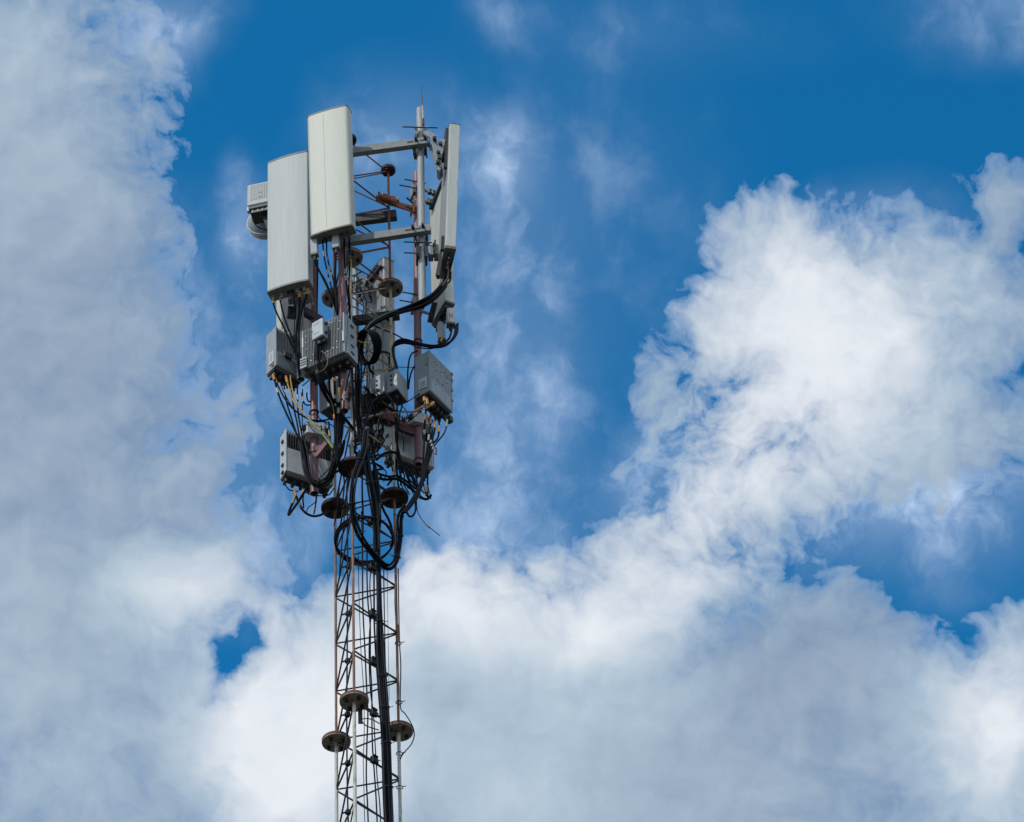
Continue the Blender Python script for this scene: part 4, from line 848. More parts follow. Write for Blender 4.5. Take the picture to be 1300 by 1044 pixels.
# cable coil
def ring(label, c, ax, r, turns, w, pitch, m='cable', squash=1.0, a0=0.0, name='cable_coil', sag=None):
    u = ax.orthogonal().normalized(); v = ax.cross(u).normalized()
    u = (Z-ax*Z.dot(ax)).normalized(); v = ax.cross(u)
    pts = []; N = int(turns*30)
    for i in range(N+1):
        a = a0+2*math.pi*turns*i/N; k = 1+0.05*math.sin(1.7*a+i*0.05)
        pts.append(c+u*(math.cos(a)*r*k*squash)+v*(math.sin(a)*r*k)+ax*(pitch*(i/N-0.5)+0.006*math.sin(3.1*a)))
    return MB().tube(pts, w/2/PXM, 8).obj(name, M[m])
o = ring('', at(467.5, 441, -.36), Vector((0.80, 0.42, 0.42)).normalized(), 0.148, 5, 3.0, 0.085)
tag(o, 'thick round coil of black cable hanging beside the finned front radio unit', 'cable coil')
MB().tube(smooth([at(453.5, 432.5, -.50), at(461, 435.2, -.50), at(470, 436.2, -.49), at(480, 434.5, -.42)]), 0.006, 6).obj('yellow_tie', M['yellow'], o)
cable('black cable hooking under the coil', [(474, 456, -.3), (469, 463, -.28), (470, 470, -.26), (475, 475, -.22)], 3.2)
cable('thin black wire crossing behind the coil, steeper', [(484, 398, -.1), (479, 412, -.1), (473, 428, -.1), (466, 446, -.08), (459, 466, -.05), (452, 480, 0)], 1.1)
cable('thin black wire crossing behind the coil, flatter', [(448, 461, .1), (456, 452, .05), (466, 446, 0), (476, 443, .03), (487, 447, .05), (493, 455, .08), (495, 475, .1)], 1.1)
cable('thin black wire slanting over the dark arm', [(447, 404, .05), (460, 410, .05), (475, 414, .08), (490, 420, .10), (500, 424, .14), (511, 430, .2), (518, 435, .2), (525, 439, .15)], 1.9)
cable('thin black wire dropping from the top mast clamp past the grey antenna back', [(448, 364, .2), (455, 372, .22), (460, 382, .24), (462, 390, .26), (460, 400, .28)], 1.3)
# second bundle under the far antenna
for i in range(3):
    e = i*1.1
    pts = [(581-1.2*i, 411+1.5*i, .10), (580-1.5*i, 423+e, .06), (573-1.2*i, 433+e, .02), (562, 438+e, 0), (549, 439+e, -.02), (536, 437+e*.9, -.02), (523, 433.5+e*1.6, .02), (512, 431+e*2.2, .06), (503, 434+e*2, .06), (498.6+e*.6, 442+e, .04), (499.5+e*.4, 452, 0), (502.2+.5*e, 462, -.04), (504.0+.3*e, 470, -.06)]
    if i == 2: pts = pts[:9]+[(500, 441, .12), (495, 452, .14), (494.5, 470, .15), (495, 490, .16)]
    cable('black cable curving from the pale far antenna behind the tall pole to the pointed cabinet', pts, 3.0, 'cable', group='cables from the pale far antenna')
cable('black cable from the slim control box with an orange end', [(562, 427, .18), (559, 434, .12), (552, 441.5, .02), (543, 443, 0), (533, 441.5, .02), (526, 440.5, .05)], 1.7, sleeves=((0.0, .2, 'orange', 1.6),))
cable('black cable from the square scrawled control box curving under it', [(572.5, 411, .10), (573, 420, .06), (570, 430, .02), (562, 436, 0), (553, 439, 0)], 2.6)
cable('black cable arching beside the tall pole above the pointed cabinet', [(530, 446, .16), (523, 449, .12), (519.5, 457, .10), (518, 468, .08), (517.5, 480, .06), (518, 492, .04)], 2.2)
cable('shorter black cable arching beside the tall pole', [(530, 461, .14), (525, 467, .10), (521.5, 475, .08), (519.5, 485, .06), (518.5, 494, .04)], 2.2)
cable('thin horizontal black wire between cabinet gland and tall pole', [(505, 466, -.03), (513, 466.5, 0), (522, 466.5, .06), (529, 466, .1)], 1.0)
cable('black cable arching behind the mast leg towards the coil', [(480, 450, .0), (486, 447, .06), (492, 448, .12), (496, 454, .14), (494.5, 466, .14), (494, 480, .12)], 2.6)

# front box cables
cable('very thick black conduit dropping from the breaker box', [(402.6, 434, -.66), (402.4, 446, -.72), (402.2, 462, -.74), (404.0, 478, -.74), (408.5, 492, -.70), (415.5, 505, -.60), (423.5, 517, -.50), (430, 532, -.45), (433, 550, -.42)], 5.4, sleeves=((.24, .27, 'bolt', 1.12), (.33, .36, 'bolt', 1.12)))
cable('black cable beside the thick conduit under the breaker box', [(407.5, 433, -.65), (407.0, 446, -.71), (405.8, 462, -.73), (409, 480, -.72), (414, 494, -.66), (422, 507, -.56), (431, 520, -.48), (437, 538, -.44)], 3.4)
cable('thin tan wire looped out over the fins of the front radio unit', [(408, 446, -.72), (413.5, 450, -.74), (416, 457, -.75), (414.5, 465, -.75), (409.5, 470.5, -.75), (405.5, 472, -.75)], 0.9, 'tan')
cable('tan wire running down beside the thick conduit', [(400.5, 470, -.72), (405, 482, -.72), (411, 494, -.68), (417, 504, -.62), (421.5, 513, -.56), (425, 528, -.5)], 1.2, 'tan')
cable('thin black wire slanting under the front radio unit', [(404, 466, -.72), (398, 475, -.68), (391, 484, -.6), (384, 490, -.5)], 1.5)
g = 'cables hanging straight from the front radio unit'
for i, (x0, y0, x1, y1, s) in enumerate([(424.5, 476, 427, 566, .12), (447, 468, 451, 570, None), (430.5, 474, 428.5, 590, .30), (418, 480, 421.5, 520, None)]):
    cable(['black cable with an orange ring hanging between the two red oxide poles', 'black cable hanging down the cream mast leg from the front radio unit', 'black cable with pale rings hanging along the red oxide pole end', 'short black cable hanging behind the thick conduit'][i],
          [(x0, y0, -.60), (x0+.4, y0+14, -.58), ((x0+x1)/2, (y0+y1)/2, -.5), (x1, y1-12, -.45), (x1+1, y1, -.42)], 3.0, sleeves=((s, s+.07, 'orange', 1.3), (.38, .41, 'taupe', 1.3), (.43, .46, 'taupe', 1.3)) if s else ())
cable('thin jumper with blue and pale rings crossing the open pole end', [(444, 470, -.66), (441, 484, -.64), (438.5, 496, -.63), (436.8, 507, -.62), (436, 520, -.6), (433, 538, -.52), (431, 556, -.48)], 2.0, sleeves=((.36, .40, 'taupe', 1.3), (.41, .46, 'bluetape', 1.3), (.47, .52, 'taupe', 1.3)))
cable('short black cable with an orange end hanging over the H-shaped recess', [(417.5, 536, -.2), (418, 546, -.22), (419, 556, -.24), (421, 566, -.28), (424, 582, -.32)], 2.4, sleeves=((.25, .45, 'orange', 1.35),))
cable('black cable with an orange band beside the white radio unit', [(424, 524, -.46), (424.8, 534, -.46), (425.2, 550, -.45), (426, 572, -.44), (428, 590, -.42)], 2.6, sleeves=((.08, .2, 'orange', 1.3),))
cable('black strap cable slanting behind the open pole end', [(432, 524, -.40), (438, 532, -.38), (444, 539, -.36), (449, 546, -.34)], 4.2)
cable('orange-yellow wire down the cream leg', [(449.3, 508, -.34), (449.5, 525, -.34), (449.3, 540, -.345), (450.6, 555, -.345), (450.0, 566, -.345)], 1.6, 'yellow')

# outer radio unit cables
g = 'cables falling from the outer radio unit'
cable('outermost black cable with an orange end bowing down from the white-stickered radio unit', [(346.5, 476, -.28), (349, 484, -.28), (352.3, 497, -.27), (357.5, 511, -.26), (364.5, 527, -.25), (371.5, 541, -.24), (378, 554, -.23), (384, 570, -.22), (387.5, 588, -.22)], 2.6, sleeves=(OR(.0, .10), (.22, .27, 'sticker', 1.2)))
cable('black cable swinging across below the outer radio unit to the red oxide pole', [(349, 480, -.26), (354, 492, -.28), (362, 507, -.29), (372, 519, -.29), (384, 528, -.29), (396, 533.5, -.29), (410, 534, -.28), (420, 531.5, -.30), (428, 527, -.38)], 2.2, sleeves=(OR(.0, .07),))
cable('thinner black cable swinging just under its neighbour to the red oxide pole', [(355, 483, -.24), (359.5, 496, -.26), (369, 514, -.27), (379, 525, -.27), (390, 531.5, -.27), (402, 535.5, -.27), (414, 536, -.27), (424, 542, -.30)], 1.4)
for i, (x0, y0, pts) in enumerate([(360, 484, [(362, 500), (365, 515), (371, 534), (376, 549), (382, 566), (387.5, 590)]), (377.5, 492, [(377.8, 506), (378.5, 524), (381, 540), (384, 556), (388, 575), (390, 595)]), (384, 494, [(384.5, 508), (383.5, 524), (384, 540), (386.5, 556), (389.5, 574), (391.5, 596)]), (370, 489, [(370.6, 502), (373, 518), (376.5, 534), (380, 552), (385, 570), (388.8, 592)])]):
    cable(['black cable with a pale ring falling inside the outermost one', 'black cable falling nearest the red oxide pole into the low loop', 'thin black cable falling along the red oxide pole into the low loop', 'black cable falling in the middle of the loose outer group'][i],
          [(x0, y0, -.24)]+[(a, b, -.24) for a, b in pts], 2.1 if i != 2 else 1.4, sleeves=((.12, .18, 'sticker', 1.2),))
cable('bright yellow wire falling from the white-stickered radio unit', [(362.8, 478, -.26), (365.5, 488, -.27), (369.4, 503, -.29), (374, 512, -.30), (380.5, 519, -.31), (388, 528, -.32), (393, 533, -.32)], 2.0, 'yellow', sleeves=((.0, .14, 'orange', 1.9),))
cable('second yellow wire falling close to the first', [(368.6, 477, -.24), (369.5, 487, -.26), (373, 501, -.28), (378.5, 513, -.30), (383, 520, -.31)], 1.8, 'yellow')
cable('yellow-green earth wire slanting across the H-shaped recess', [(392, 531.5, -.32), (400, 540.5, -.33), (408, 549.5, -.34), (416, 559.5, -.35), (423.5, 569.5, -.36)], 2.2, 'olive', sleeves=((.78, 1.0, 'olive', 1.6),))
cable('green wire arching above the yellow-green one', [(399, 539, -.30), (407, 543, -.30), (413, 550, -.30), (418, 557, -.32), (424, 566, -.34)], 1.2, 'green')
cable('small black cable hook behind the red oxide pole', [(383, 499, -.20), (384.5, 508, -.20), (388, 514, -.19), (394, 514.5, -.17)], 2.0)
cable('smaller black cable hook nested above it', [(389.5, 499, -.20), (389.7, 505, -.20), (391.5, 509.5, -.19), (395, 510, -.17)], 2.0)
cable('black wire looped round the red oxide pole at mid height', [(392.8, 526, -.15), (394, 523, -.2), (398, 521.5, -.2), (402.5, 523, -.2), (404.6, 530, -.17), (409, 534, -.2), (415, 539, -.25)], 1.5)
# loop under the low white unit
bundle('black cable in the thick loop slung under the low white radio unit', [(383, 560, -.24), (386.8, 578, -.26), (389.2, 594, -.29), (392.5, 606, -.31), (399.5, 613.5, -.32), (408.5, 614.5, -.33), (416.5, 609, -.35), (422, 597, -.38), (425.8, 581, -.40), (428.5, 564, -.42), (431, 545, -.44), (431, 520, -.46)],
       [(-1.5, 0), (-.5, .3), (.5, -.2), (1.5, .2), (0, 1)], 2.4, 'cables of the loop under the white radio unit', ties=(.42,))
cable('thick black cable making a sharp hairpin below the low white unit', [(441, 590, -.3), (426, 600, -.30), (412, 608, -.27), (399, 613, -.2), (391, 619, -.1), (385, 627, -.06), (378, 638, -.04), (371, 648, -.03), (366.5, 654, -.03), (367.2, 649, -.02), (370.5, 641, -.01), (374.5, 631, -.01)], 3.2, sleeves=((.93, 1.0, 'olive', 1.1),))
cable('grey-black cable looping low towards the outer round flange', [(373, 622, .02), (377.5, 634, .0), (382.5, 645, .0), (389, 652, .02), (398, 655.5, .04), (407, 654, .08), (415, 650, .14), (424, 646, .2)], 3.2, 'cable_grey', sleeves=((.22, .28, 'tan', 1.15),))
cable('black stub with a yellow band hanging under the white unit', [(368, 608, -.02), (371, 617, -.02), (374.5, 625, -.02), (377, 634, -.02)], 2.0, sleeves=((.5, .85, 'orange', 1.6),))
cable('black stub with an orange band hanging beside it', [(384, 612, -.02), (385, 622, -.02), (384.5, 632, -.02), (385.5, 645, -.01)], 2.0, sleeves=((.35, .6, 'orange', 1.6),))
cable('short black plug cable at the white unit corner', [(359.5, 607, .0), (361.5, 614, -.02), (366, 621, -.02), (371, 623, -.02), (379, 624, -.02)], 1.7)
cable('thin black branching wire under the open pole end', [(389, 651, .0), (391, 645, .0), (396, 641, .0), (400.5, 637, .0), (401, 628, .02)], 1.3)
cable('black drop wire with a tan tip under the open pole end', [(402.5, 626, .0), (401.5, 636, .0), (400, 645, .02), (398.5, 653, .03)], 1.8, sleeves=((.7, .8, 'tan', 1.3),))
cable('thin black wire bridging under the white unit', [(388, 625, .0), (394, 628, .0), (403, 629.5, .0), (412, 629.5, .02), (418, 628, .04), (424, 620, .08)], 1.6)
cable('black wire slanting across the blank lower cover', [(402, 612, -.24), (409, 604, -.26), (416, 597, -.28), (423, 587, -.30)], 1.3)

# tall-pole radio unit cables
src = [(540.5, 520, .02), (547, 524, .02), (552.5, 529, .04), (557.5, 534, .06), (567.5, 529, .10)]
for i, sp in enumerate(src):
    tgt = 535.5+1.6*i
    pts = [sp, (sp[0]-.2, sp[1]+10, sp[2]-.02), (sp[0]-1.6-(i > 3)*2.5, sp[1]+22, -.02), (541.0+2.6*i-(2.5 if i == 0 else 0), 560+1.5*i, -.05), (539.2+2.2*i-(1.5 if i == 0 else 0), 575, -.06), (536.8+1.5*i, 592, -.08), (534.8+1.0*i, 608, -.10), (528.5+1.2*i, 624, -.14), (519.5+1.4*i, 639, -.20), (511.5+1.0*i, 651, -.24)]
    cable('black cable with an orange end pouring from the dark square radio unit', pts, 2.5 if i < 4 else 1.9, 'cable', sleeves=(((.08, .16, 'orange', 1.3) if i < 4 else (.06, .14, 'taupe', 1.3)), (.26+.025*i, .29+.025*i, 'rru', 1.12)), group='cables pouring from the dark square radio unit')
for i, (px, py) in enumerate(((538.5, 505), (541.5, 507))):
    cable(['tan double wire crossing the lattice from an orange plug', 'orange plug wire hidden at the square unit foot'][i], [(px, py, -.02), (px+.5, py+8, -.04), (534, 517+i, -.10), (523, 522.5+i, -.16), (511, 524+i, -.18), (499, 524.5+i, -.18), (486, 526+i, -.1), (470, 531+i, -.05), (457, 540+i, 0)][: 9 if i == 0 else 4], 1.5, 'tan', sleeves=((.0, .07 if i == 0 else .3, 'orange', 3.0),))
cable('tan plug wire sagging from the square unit to the dark clamp plate', [(550.5, 511, .0), (547, 514.5, -.02), (541, 518.5, -.06), (531, 521.5, -.12), (520, 523.5, -.16), (507, 523.5, -.18), (494, 524, -.16)], 1.4, 'tan', sleeves=((.0, .2, 'orange', 2.6),))
cable('black cable from the square unit sagging behind the cast mount', [(541, 512, .02), (535, 518, -.06), (526, 522.5, -.12), (512, 523, -.16), (500, 521, -.16), (490, 515, -.14), (480, 507, -.12), (472, 500, -.12), (464, 492, -.2)], 2.6)
cable('thin black wire slanting down from the square unit to the cast mount', [(538, 516, -.02), (532, 524, .02), (524, 531, .06), (518, 535, .1)], 1.3)
cable('thin black wire from cabinet foot to square unit', [(517, 510, -.02), (524, 506, .02), (532, 500, .06), (541, 496, .08)], 1.3)
for i, (x, y, ddx) in enumerate(((504.5, 508, -.4), (511.5, 512, -4.5))):
    cable(['black cable dropping straight from the pointed cabinet', 'black cable dropping aslant from the pointed cabinet'][i], [(x, y-4, -.08), (x+ddx*.4, y+6, -.08), (x+ddx, y+16, -.06), (x+ddx*1.2-1, y+40, -.04), (506-2*i, 575, -.02), (507.5, 592, -.02)], 2.0)
cable('grey-black cable bending out of the small cabinets down to the lower loop', [(492, 504, -.05), (483, 506, -.1), (474, 509, -.15), (470, 518, -.16), (466, 530, -.17), (461.5, 545, -.2), (459, 560, -.3)], 3.2, 'cable_grey')
cable('black cable swinging below the deep finned radio unit', [(456, 524, -.1), (466, 524.5, -.05), (476, 524, 0), (487, 519, .05), (494, 512, .1)], 2.0)
cable('black cable passing in front of the deep finned unit to the mast leg', [(462, 490, -.22), (470, 499, -.15), (479, 507, -.1), (488, 515, -.05), (496, 521, 0), (500, 524, 0)], 2.2)
cable('thin black cable with a coupling hanging behind the trunk', [(469.5, 508, .1), (469.5, 525, .1), (470, 545, .1), (469.5, 565, .1), (469, 590, .1)], 1.8)
cable('green wire curving down beside the mast leg', [(487, 526, .05), (483.5, 537, .05), (482.5, 549, .05), (485, 560, .05), (490, 568, .05)], 1.1, 'green')
cable('pale tan wire curving down beside the green one', [(482, 527, .04), (479.5, 540, .04), (480, 552, .04), (484, 562, .04), (490, 570, .04)], 1.1, 'taupe')
cable('jumper with blue and yellow rings beside the mast leg under the clamp plate', [(503, 524, 0), (502.7, 534, 0), (502.5, 546, 0), (503.2, 560, .0), (506, 572, .02), (508.5, 584, .02)], 2.4, sleeves=((.05, .13, 'orange', 1.25), (.3, .36, 'bluetape', 1.25), (.38, .42, 'taupe', 1.25)))
cable('black cable curving over the mast leg above the middle flange', [(478, 584, -.06), (486, 577, -.04), (495, 574, -.02), (503, 575.5, .0), (507, 580, .02), (503, 586, .02)], 3.4)
# under the low grey unit
for i, (pts, w) in enumerate([([(505, 583, .2), (507.5, 594, .15), (508.5, 606, .1), (509, 616, .08)], 2.6), ([(511, 588, .2), (514.5, 598, .15), (518.5, 609, .08), (523.5, 619, .0)], 3.0), ([(517.5, 590, .22), (521.5, 599, .16), (526.5, 609, .08), (529, 617, 0)], 2.4), ([(526, 594, .25), (527.5, 602, .2), (529.5, 612, .1), (531, 620, 0)], 2.2), ([(535, 599, .3), (537, 612, .28), (539.5, 622, .26), (541, 630, .25)], 2.0), ([(543, 601, .32), (542.8, 612, .30), (543, 622, .28), (543, 631, .26)], 2.4)]):
    cable(['black cable dropping from the inner corner of the low grey unit', 'black cable slanting from the low grey unit, the second outward', 'black cable slanting from the low grey unit beside its middle', 'black cable dropping under the middle of the low grey unit', 'black stub with a yellow band under the low grey unit', 'black stub with two tan bands at the outer end of the low grey unit'][i],
          [(a, b, c) for a, b, c in pts], w, sleeves=((.55, .8, 'orange', 1.4),) if i >= 4 else ())
cable('thick black cable slung from the lattice to the low grey unit cable ends', [(472, 603, -.05), (481, 607.5, -.05), (492, 609, -.05), (502, 608, -.04), (511, 612, .0), (520, 619, .06), (529, 627, .14), (537, 633, .22), (543, 633.5, .25), (547, 629, .28)], 3.6)
cable('second thick cable slung above it to the same place', [(474, 597, 0), (484, 603, .0), (495, 605, .0), (504, 604.5, .0), (513, 609, .04), (522, 616, .10), (530, 622, .16)], 2.8)
cable('thin wire triangle hanging at the outer end of the low grey unit', [(543.5, 619, .27), (545.5, 626, .26), (547.3, 633, .26), (544.5, 631, .26), (543, 628, .26)], 0.9)
cable('black wire dangling free into the sky with a tan coupling', [(529, 637, .0), (529.2, 645, .0), (531.5, 653, .0), (536.5, 661, .0), (543.5, 668.5, .0), (550, 673.5, .0), (558, 680, .0)], 1.1, sleeves=((.60, .72, 'tan', 2.2),))
cable('small black loop of cable hanging beside the dangling wire', [(533, 628, .0), (528, 636, .0), (527.5, 648, .0), (524, 655, .0), (519.5, 655.5, -.02), (516.5, 650, -.04), (516, 643, -.06)], 2.6)

# trunk behind the near leg, U-loop and the run down the mast
bundle('black cable of the trunk descending past the coil along the cream leg', [(453, 452, -.40), (455, 470, -.42), (454.8, 490, -.42), (454.6, 512, -.42), (455.5, 532, -.42), (459, 550, -.43), (463, 566, -.44), (465.5, 584, -.40), (467.5, 602, -.36), (471, 622, -.32), (475, 644, -.26), (477.5, 670, -.22), (478.5, 700, -.19)],
       [(-1.3, 0), (-.4, .4), (.5, 0), (1.4, .3), (0, -.7)], 2.5, 'trunk cables beside the cream leg', ties=(.15, .45, .72))
bundle('black cable of the big U-shaped loop hanging inside the mast', [(464.5, 548, -.46), (462.5, 566, -.50), (457.5, 584, -.52), (451.5, 602, -.52), (447.8, 622, -.50), (446.8, 640, -.48), (449.5, 660, -.44), (456, 678, -.38), (466, 694, -.30), (477, 708, -.24), (487.5, 718.5, -.2), (496, 719.5, -.17), (502.5, 711, -.15), (505.8, 696, -.14), (507.4, 678, -.14), (507.0, 662, -.15), (509.5, 651, -.18), (516, 643, -.2)],
       [(-1.2, 0), (-.3, .4), (.6, -.1), (1.3, .4)], 2.3, 'cables of the big U-shaped loop', ties=(.12, .30, .42, .73, .82, .92), n=8)
o = ring('', at(462.5, 686, -.02), Vector((0.02, 0.22, 1)).normalized(), 0.245, 4, 2.6, 0.05, a0=1.0)
tag(o, 'wide flat coil of black cable lying inside the mast at the U-shaped loop', 'cable coil')
cable('black cable crossing from the cable loop to the far mast leg', [(484, 640, -.1), (488, 650, -.06), (493, 659, .0), (497, 670, .05), (498.5, 684, .08), (496, 694, .1)], 3.2)
bundle('thick black feeder of the trunk strapped down the inside of the mast', [(474, 598, -.18), (477, 620, -.18), (478.6, 645, -.18), (479.4, 675, -.18), (480, 710, -.18), (481, 750, -.18), (482, 790, -.18), (483.5, 830, -.18), (486.3, 870, -.18), (488.8, 910, -.18), (490.6, 950, -.18), (492.5, 1000, -.18), (494.5, 1050, -.18), (496, 1090, -.18)],
       [(-1.25, 0.35), (-.42, -.2), (.42, .3), (1.25, -.1)], 3.1, 'feeders of the trunk down the mast', ties=(.2, .33, .47, .6, .68, .76, .85), wob_=0.12, n=10, fan=lambda q: 0.95 if q < .2 else (0.42 if .24 < q < .42 else (0.95-.53*(q-.2)/.04 if q <= .24 else min(1.0, .42+.58*(q-.42)/.12))))
for i, (lab, pts, w, m_) in enumerate([
  ('thin black line running down the open inside of the mast', [(455.2, 700), (455.3, 735), (456.5, 780), (458.5, 830), (461.8, 880), (462.4, 930), (461.2, 965), (462, 1000), (463.5, 1060)], 0.9, 'cable'),
  ('black line snaking down the mast next to the thinnest one', [(459, 650), (460, 690), (460.3, 735), (460.8, 775), (463, 820), (465.3, 870), (467, 905), (465.8, 945), (465, 985), (466.5, 1020), (468, 1060)], 1.8, 'cable'),
  ('black line running straight down the middle of the mast', [(466, 690), (466, 735), (467.5, 770), (470, 795), (470.2, 840), (472, 880), (472.2, 920), (473, 950), (475.5, 985), (477.5, 1015), (479.5, 1060)], 1.8, 'cable'),
  ('black line twisting round its straight neighbour in the mast', [(471, 720), (469.5, 745), (471.5, 775), (469, 805), (468.6, 840), (470.5, 880), (474, 905), (476.5, 950), (479, 990), (482, 1020), (484, 1060)], 1.4, 'cable'),
  ('black line hugging the thick feeders on their open side', [(474.5, 680), (474.8, 735), (475.2, 790), (477, 830), (480, 870), (483, 910), (485.2, 950), (486.5, 1000), (489, 1060)], 2.2, 'cable'),
  ('black line between the thick feeders and the rust-browned leg', [(487, 715), (487.6, 760), (488.4, 800), (489.2, 840), (490.6, 880), (493, 920), (494.5, 960)], 1.4, 'cable'),
  ('hair-thin line next to the rust-browned leg', [(491.5, 715), (492, 760), (492.6, 800), (493.4, 850), (494.2, 890)], 0.6, 'cable'),
  ('grey line running down in front of the lattice braces', [(440, 618), (440.8, 650), (441.2, 690), (441.2, 735), (441, 790), (440.6, 850), (440.2, 900), (440.4, 950), (441, 1000), (442.5, 1060)], 2.0, 'cable_grey'),
  ('thin line with a kink between grey line and near leg', [(438, 640), (436, 670), (433, 700), (431, 730)], 1.6, 'cable'),
  ('black cable descending from the middle flange behind the U-shaped loop', [(460, 596), (459.8, 625), (460.8, 655), (460.2, 690)], 2.4, 'cable'),
  ]):
    d_ = -.05 if i not in (7, 8) else -.12
    cable(lab, [(a, b, d_) for a, b in pts], w, m_)
cable('black wire bowing out round the lower round flange', [(505.5, 722, .06), (506.2, 770, .065), (507.2, 815, .065), (508.8, 845, .065), (508.3, 875, .065), (508.6, 899, .06), (514, 906, .0), (520.5, 916, -.04), (525.0, 926, -.05), (525.6, 936, -.05), (521.5, 946, -.04), (514, 954.5, .0), (509.3, 961, .05), (508.6, 964, .07)], 1.4)
cable('rust-brown earth strip strapped to the far mast leg', [(503.2, 728, .07), (502.0, 742, .07), (501.8, 765, .072), (503.0, 785, .075), (505.3, 800, .075), (504.4, 830, .075), (504.0, 850, .075), (506.0, 870, .075), (505.8, 890, .075)], 2.2, 'rust_leg')
for (px, py) in ((507, 817), (508, 892), (508.4, 957), (509, 1000)):
    P_ = at(px-1.5, py, .09)
    o = MB().tube([P_+Vector((0.026*math.cos(a), 0.026*math.sin(a), 0)) for a in [2*math.pi*k/14 for k in range(15)]], 0.004, 6).tube([P_+Vector((0.024, -0.01, 0)), P_+Vector((0.055, -0.016, 0.0))], 0.0035, 5).obj('cable_tie', M['bolt'])
    tag(o, {817: 'black tie round the far mast leg in mid lattice', 892: 'black tie round the far leg just above its lower flange', 957: 'black tie round the far leg just below its lower flange', 1000: 'black tie round the far leg lowest of all'}[py], 'cable tie')
# tangle near the middle flanges
rr = random.Random(11)
for i in range(16):
    x0, y0 = rr.uniform(452, 496), rr.uniform(545, 590); x1, y1 = x0+rr.uniform(-18, 18), y0+rr.uniform(25, 60)
    d_ = rr.uniform(-.12, .12)
    cable('black cable in the tangle behind the trunk at the middle flanges', [(x0, y0, d_), (x0+rr.uniform(-8, 8), y0*.7+y1*.3, d_+rr.uniform(-.05, .05)), ((x0+x1)/2+rr.uniform(-10, 10), (y0+y1)/2+rr.uniform(-4, 4), d_), (x1+rr.uniform(-5, 5), y0*.3+y1*.7, d_), (x1, y1, d_)], rr.choice((1.6, 2.0, 2.6)), 'cable', group='cables of the tangle at the middle flanges')
for i, (pts, w) in enumerate([([(431, 612), (430, 628), (427.5, 650), (424, 668)], 1.6), ([(434, 598), (437, 610), (436, 628), (433, 645)], 2.0), ([(431, 585), (434, 593), (440, 598), (446, 606)], 2.0), ([(437, 560), (434, 575), (428, 588), (422, 600)], 4.0), ([(432, 548), (432.5, 566), (430, 584), (425.5, 598)], 3.0)]):
    cable(['thin black cable crossing the outer round flange', 'black cable hanging between the two upper middle flanges', 'black cable tucked under the near middle flange', 'thick black cable running down to the slung loop', 'black cable merging into the slung loop from above'][i], [(a, b, -.36 if i > 1 else -.1) for a, b in pts], w)

for i in range(22):
    x0, y0 = rr.uniform(450, 505), rr.uniform(462, 535); x1, y1 = x0+rr.uniform(-16, 16), y0+rr.uniform(30, 75)
    d_ = rr.uniform(-.10, .16); b_ = rr.uniform(-9, 9)
    cable('thin black cable wandering through the lattice behind the trunk', [(x0, y0, d_), (x0+b_*.6, y0*.75+y1*.25, d_+rr.uniform(-.05, .05)), ((x0+x1)/2+b_, (y0+y1)/2, d_), (x1+b_*.5, y0*.25+y1*.75, d_), (x1, y1, d_)], rr.choice((1.0, 1.3, 1.7, 2.2)), 'cable', group='thin cables wandering through the lattice')
for i in range(12):
    x0, y0 = rr.uniform(500, 528), rr.uniform(590, 606); x1, y1 = x0+rr.uniform(4, 22), rr.uniform(616, 636)
    d_ = rr.uniform(.0, .16)
    cable('thin black cable bundling together under the low grey radio unit', [(x0, y0, d_), (x0+2, y0*.7+y1*.3, d_), ((x0+x1)/2-2, (y0+y1)/2+2, d_-.03), (x1, y1, d_-.06)], rr.choice((1.0, 1.4, 1.8)), 'cable', group='thin cables under the low grey radio unit')

# cable hangers on the braces
def hanger(P):
    t = thing('cable_hanger', 'x', 'cable hanger', P, 'cable hangers on the braces')
    F = Fr(P, Vector((0.65, 0.75, 0)), Z)
    MB().box(F, -0.022, 0.022, -0.020, 0.020, -0.028, 0.028).box(F, 0.0225, 0.05, -0.014, 0.014, -0.018, 0.030).obj('clip', M['bolt'], t, bevel=0.004)
    MB().cyl(F.p(-0.03, -0.02, -0.04), F.p(-0.055, -0.03, -0.07), 0.008, n=6).cyl(F.p(-0.02, 0.0, -0.02), F.p(-0.04, -0.02, -0.05), 0.012, n=6).obj('screw', M['bolt'], t)
    MB().cyl(F.p(0.03, -0.0, 0.02), F.p(0.085, -0.0, 0.045), 0.0045, n=6).obj('stud', M['bolt_bright'], t)
    for s in (-1, 1): MB().cyl(F.p(0.012*s+0.01, -0.024, 0.035), F.p(0.012*s+0.01, 0.024, 0.035), 0.014, n=8).obj('grommet', M['cable'], t)
    return t
def on_brace(a, b, z, s): return leg(a, z).lerp(leg(b, z), s)-Vector((0, 0.02, 0))
h0 = hanger(on_brace('M', 'R', ringz(-1), 0.42)); h0['label'] = 'black cable hanger on the brace lowest of all, below the lower flanges'
labs = {0: 'black cable hanger on the brace just under the lower round flanges', 1: 'black cable hanger on the brace just above the lower round flanges', 2: 'black cable hanger two braces above the lower round flanges',
        3: 'black cable hanger three braces above the lower round flanges', 4: 'black cable hanger just below the bottom of the U-shaped loop', 5: 'black cable hanger hidden behind the U-shaped loop'}
for i, lab in labs.items():
    dup(h0, on_brace('M', 'R', ringz(i)-0.03*(i == 0), 0.42)-h0.location, lab)
def clipl(P, lab):
    o = MB().box(Fr(P, Vector((0.8, 0.5, 0)), Z), -0.016, 0.024, -0.018, 0.018, -0.022, 0.022).cyl(P+Vector((-0.012, 0, 0)), P+Vector((-0.045, -0.01, -0.02)), 0.009, n=6).obj('line_clip', M['bolt'], bevel=0.004); tag(o, lab, 'clip', 'clips of the grey line')
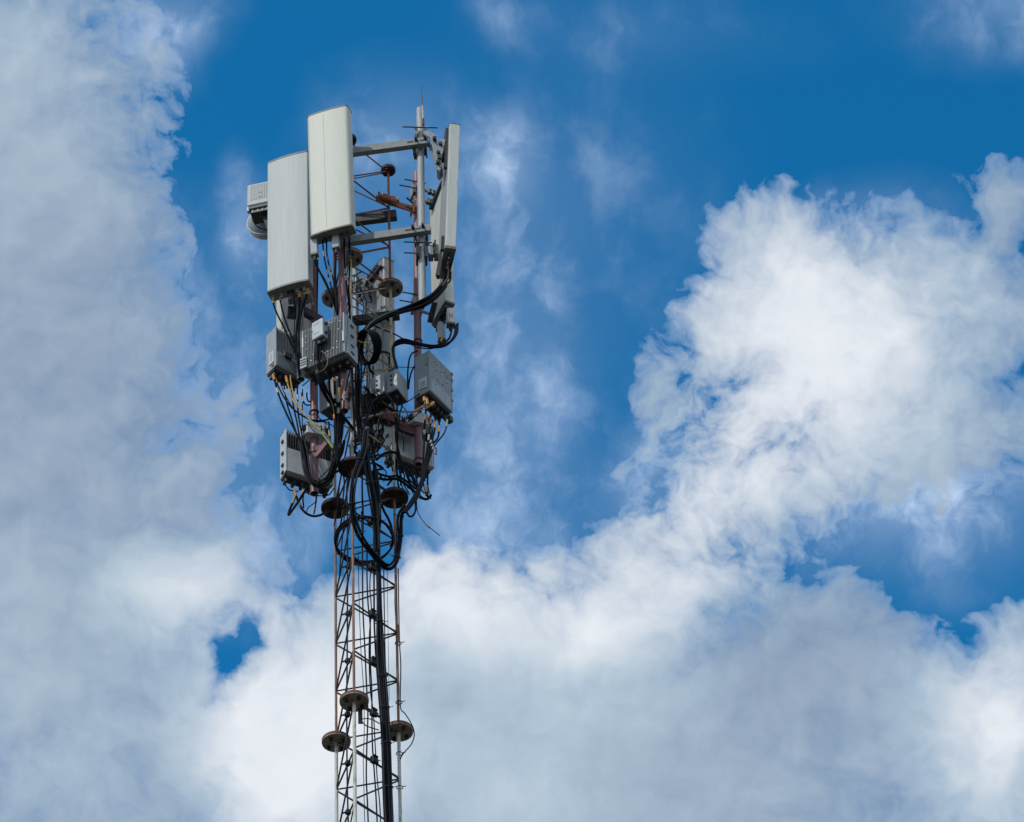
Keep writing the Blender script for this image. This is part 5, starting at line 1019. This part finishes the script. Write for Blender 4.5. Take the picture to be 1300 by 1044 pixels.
for (px, py, lab) in ((441.5, 719, 'black clip of the grey line beside the lowest turn of the coil'), (441.5, 779, 'black clip of the grey line halfway down the plain lattice'), (441, 839, 'black clip of the grey line one bay above the near lower flange'), (440.5, 907, 'black clip of the grey line just under the near lower flange'), (441, 969, 'black clip of the grey line nearest the frame bottom'), (441.5, 1031, 'black clip of the grey line lowest in the mast'), (441, 665, 'black clip of the grey line above the coil')):
    clipl(at(px, py, -.13), lab)
t = thing('step_plate', 'dark upright steel plate with two wire stubs under the near lower flange', 'plate', at(457.5, 912, -.25))
MB().box(Fr(at(457.5, 919, -.25), Vector((1, .2, 0)), Z), -0.018, 0.018, -0.004, 0.004, 0, 0.165).obj('plate', M['dark_steel'], t)
MB().tube(smooth([at(459.5, 913, -.25), at(466, 912.5, -.2), at(473, 914, -.15), at(482, 919, -.12)]), 0.005, 6).obj('stub', M['bolt'], t)
MB().tube(smooth([at(459.5, 916, -.25), at(464, 921, -.2), at(471, 924, -.15), at(481, 927, -.12)]), 0.005, 6).obj('stub', M['bolt'], t)
# small dark couplings on the wires
for (px, py, d_, lab) in ((472, 499, -.12, 'black cluster of plugs left of the small pale cabinets'), (471, 549, .05, 'round black coupling on the thin cable behind the trunk')):
    P_ = at(px, py, d_)
    o = MB().cyl(P_-Z*0.04, P_+Z*0.03, 0.038, 0.030, n=10).cyl(P_+Vector((-0.05, 0, -0.03)), P_+Vector((-0.02, 0.02, 0.05)), 0.022, n=8).cyl(P_+Vector((0.03, 0, 0.0)), P_+Vector((0.07, 0.0, 0.04)), 0.010, n=8).obj('coupling', M['under']); tag(o, lab.replace('left of', 'next to'), 'coupling')
# earth straps round the poles
for (a, b, py, r_, lab) in ((B0, B1, 524, 0.040, 'black band round the red oxide pole above the H-shaped recess'), (C0, C1, 585, 0.039, 'black band round the tall red pole near its open end'), (A0, A1, 510, 0.040, 'black band round the red oxide pole under the front radio unit'), (C0, C1, 434, 0.039, 'black band where cables cross the tall red oxide pole')):
    P_ = axis_at(a, b, py)
    o = MB().tube([P_+Vector((r_*math.cos(q), r_*math.sin(q), 0.006*math.cos(q))) for q in [2*math.pi*k/20 for k in range(21)]], 0.0055, 6).obj('cable_tie', M['bolt']); tag(o, lab, 'cable tie')
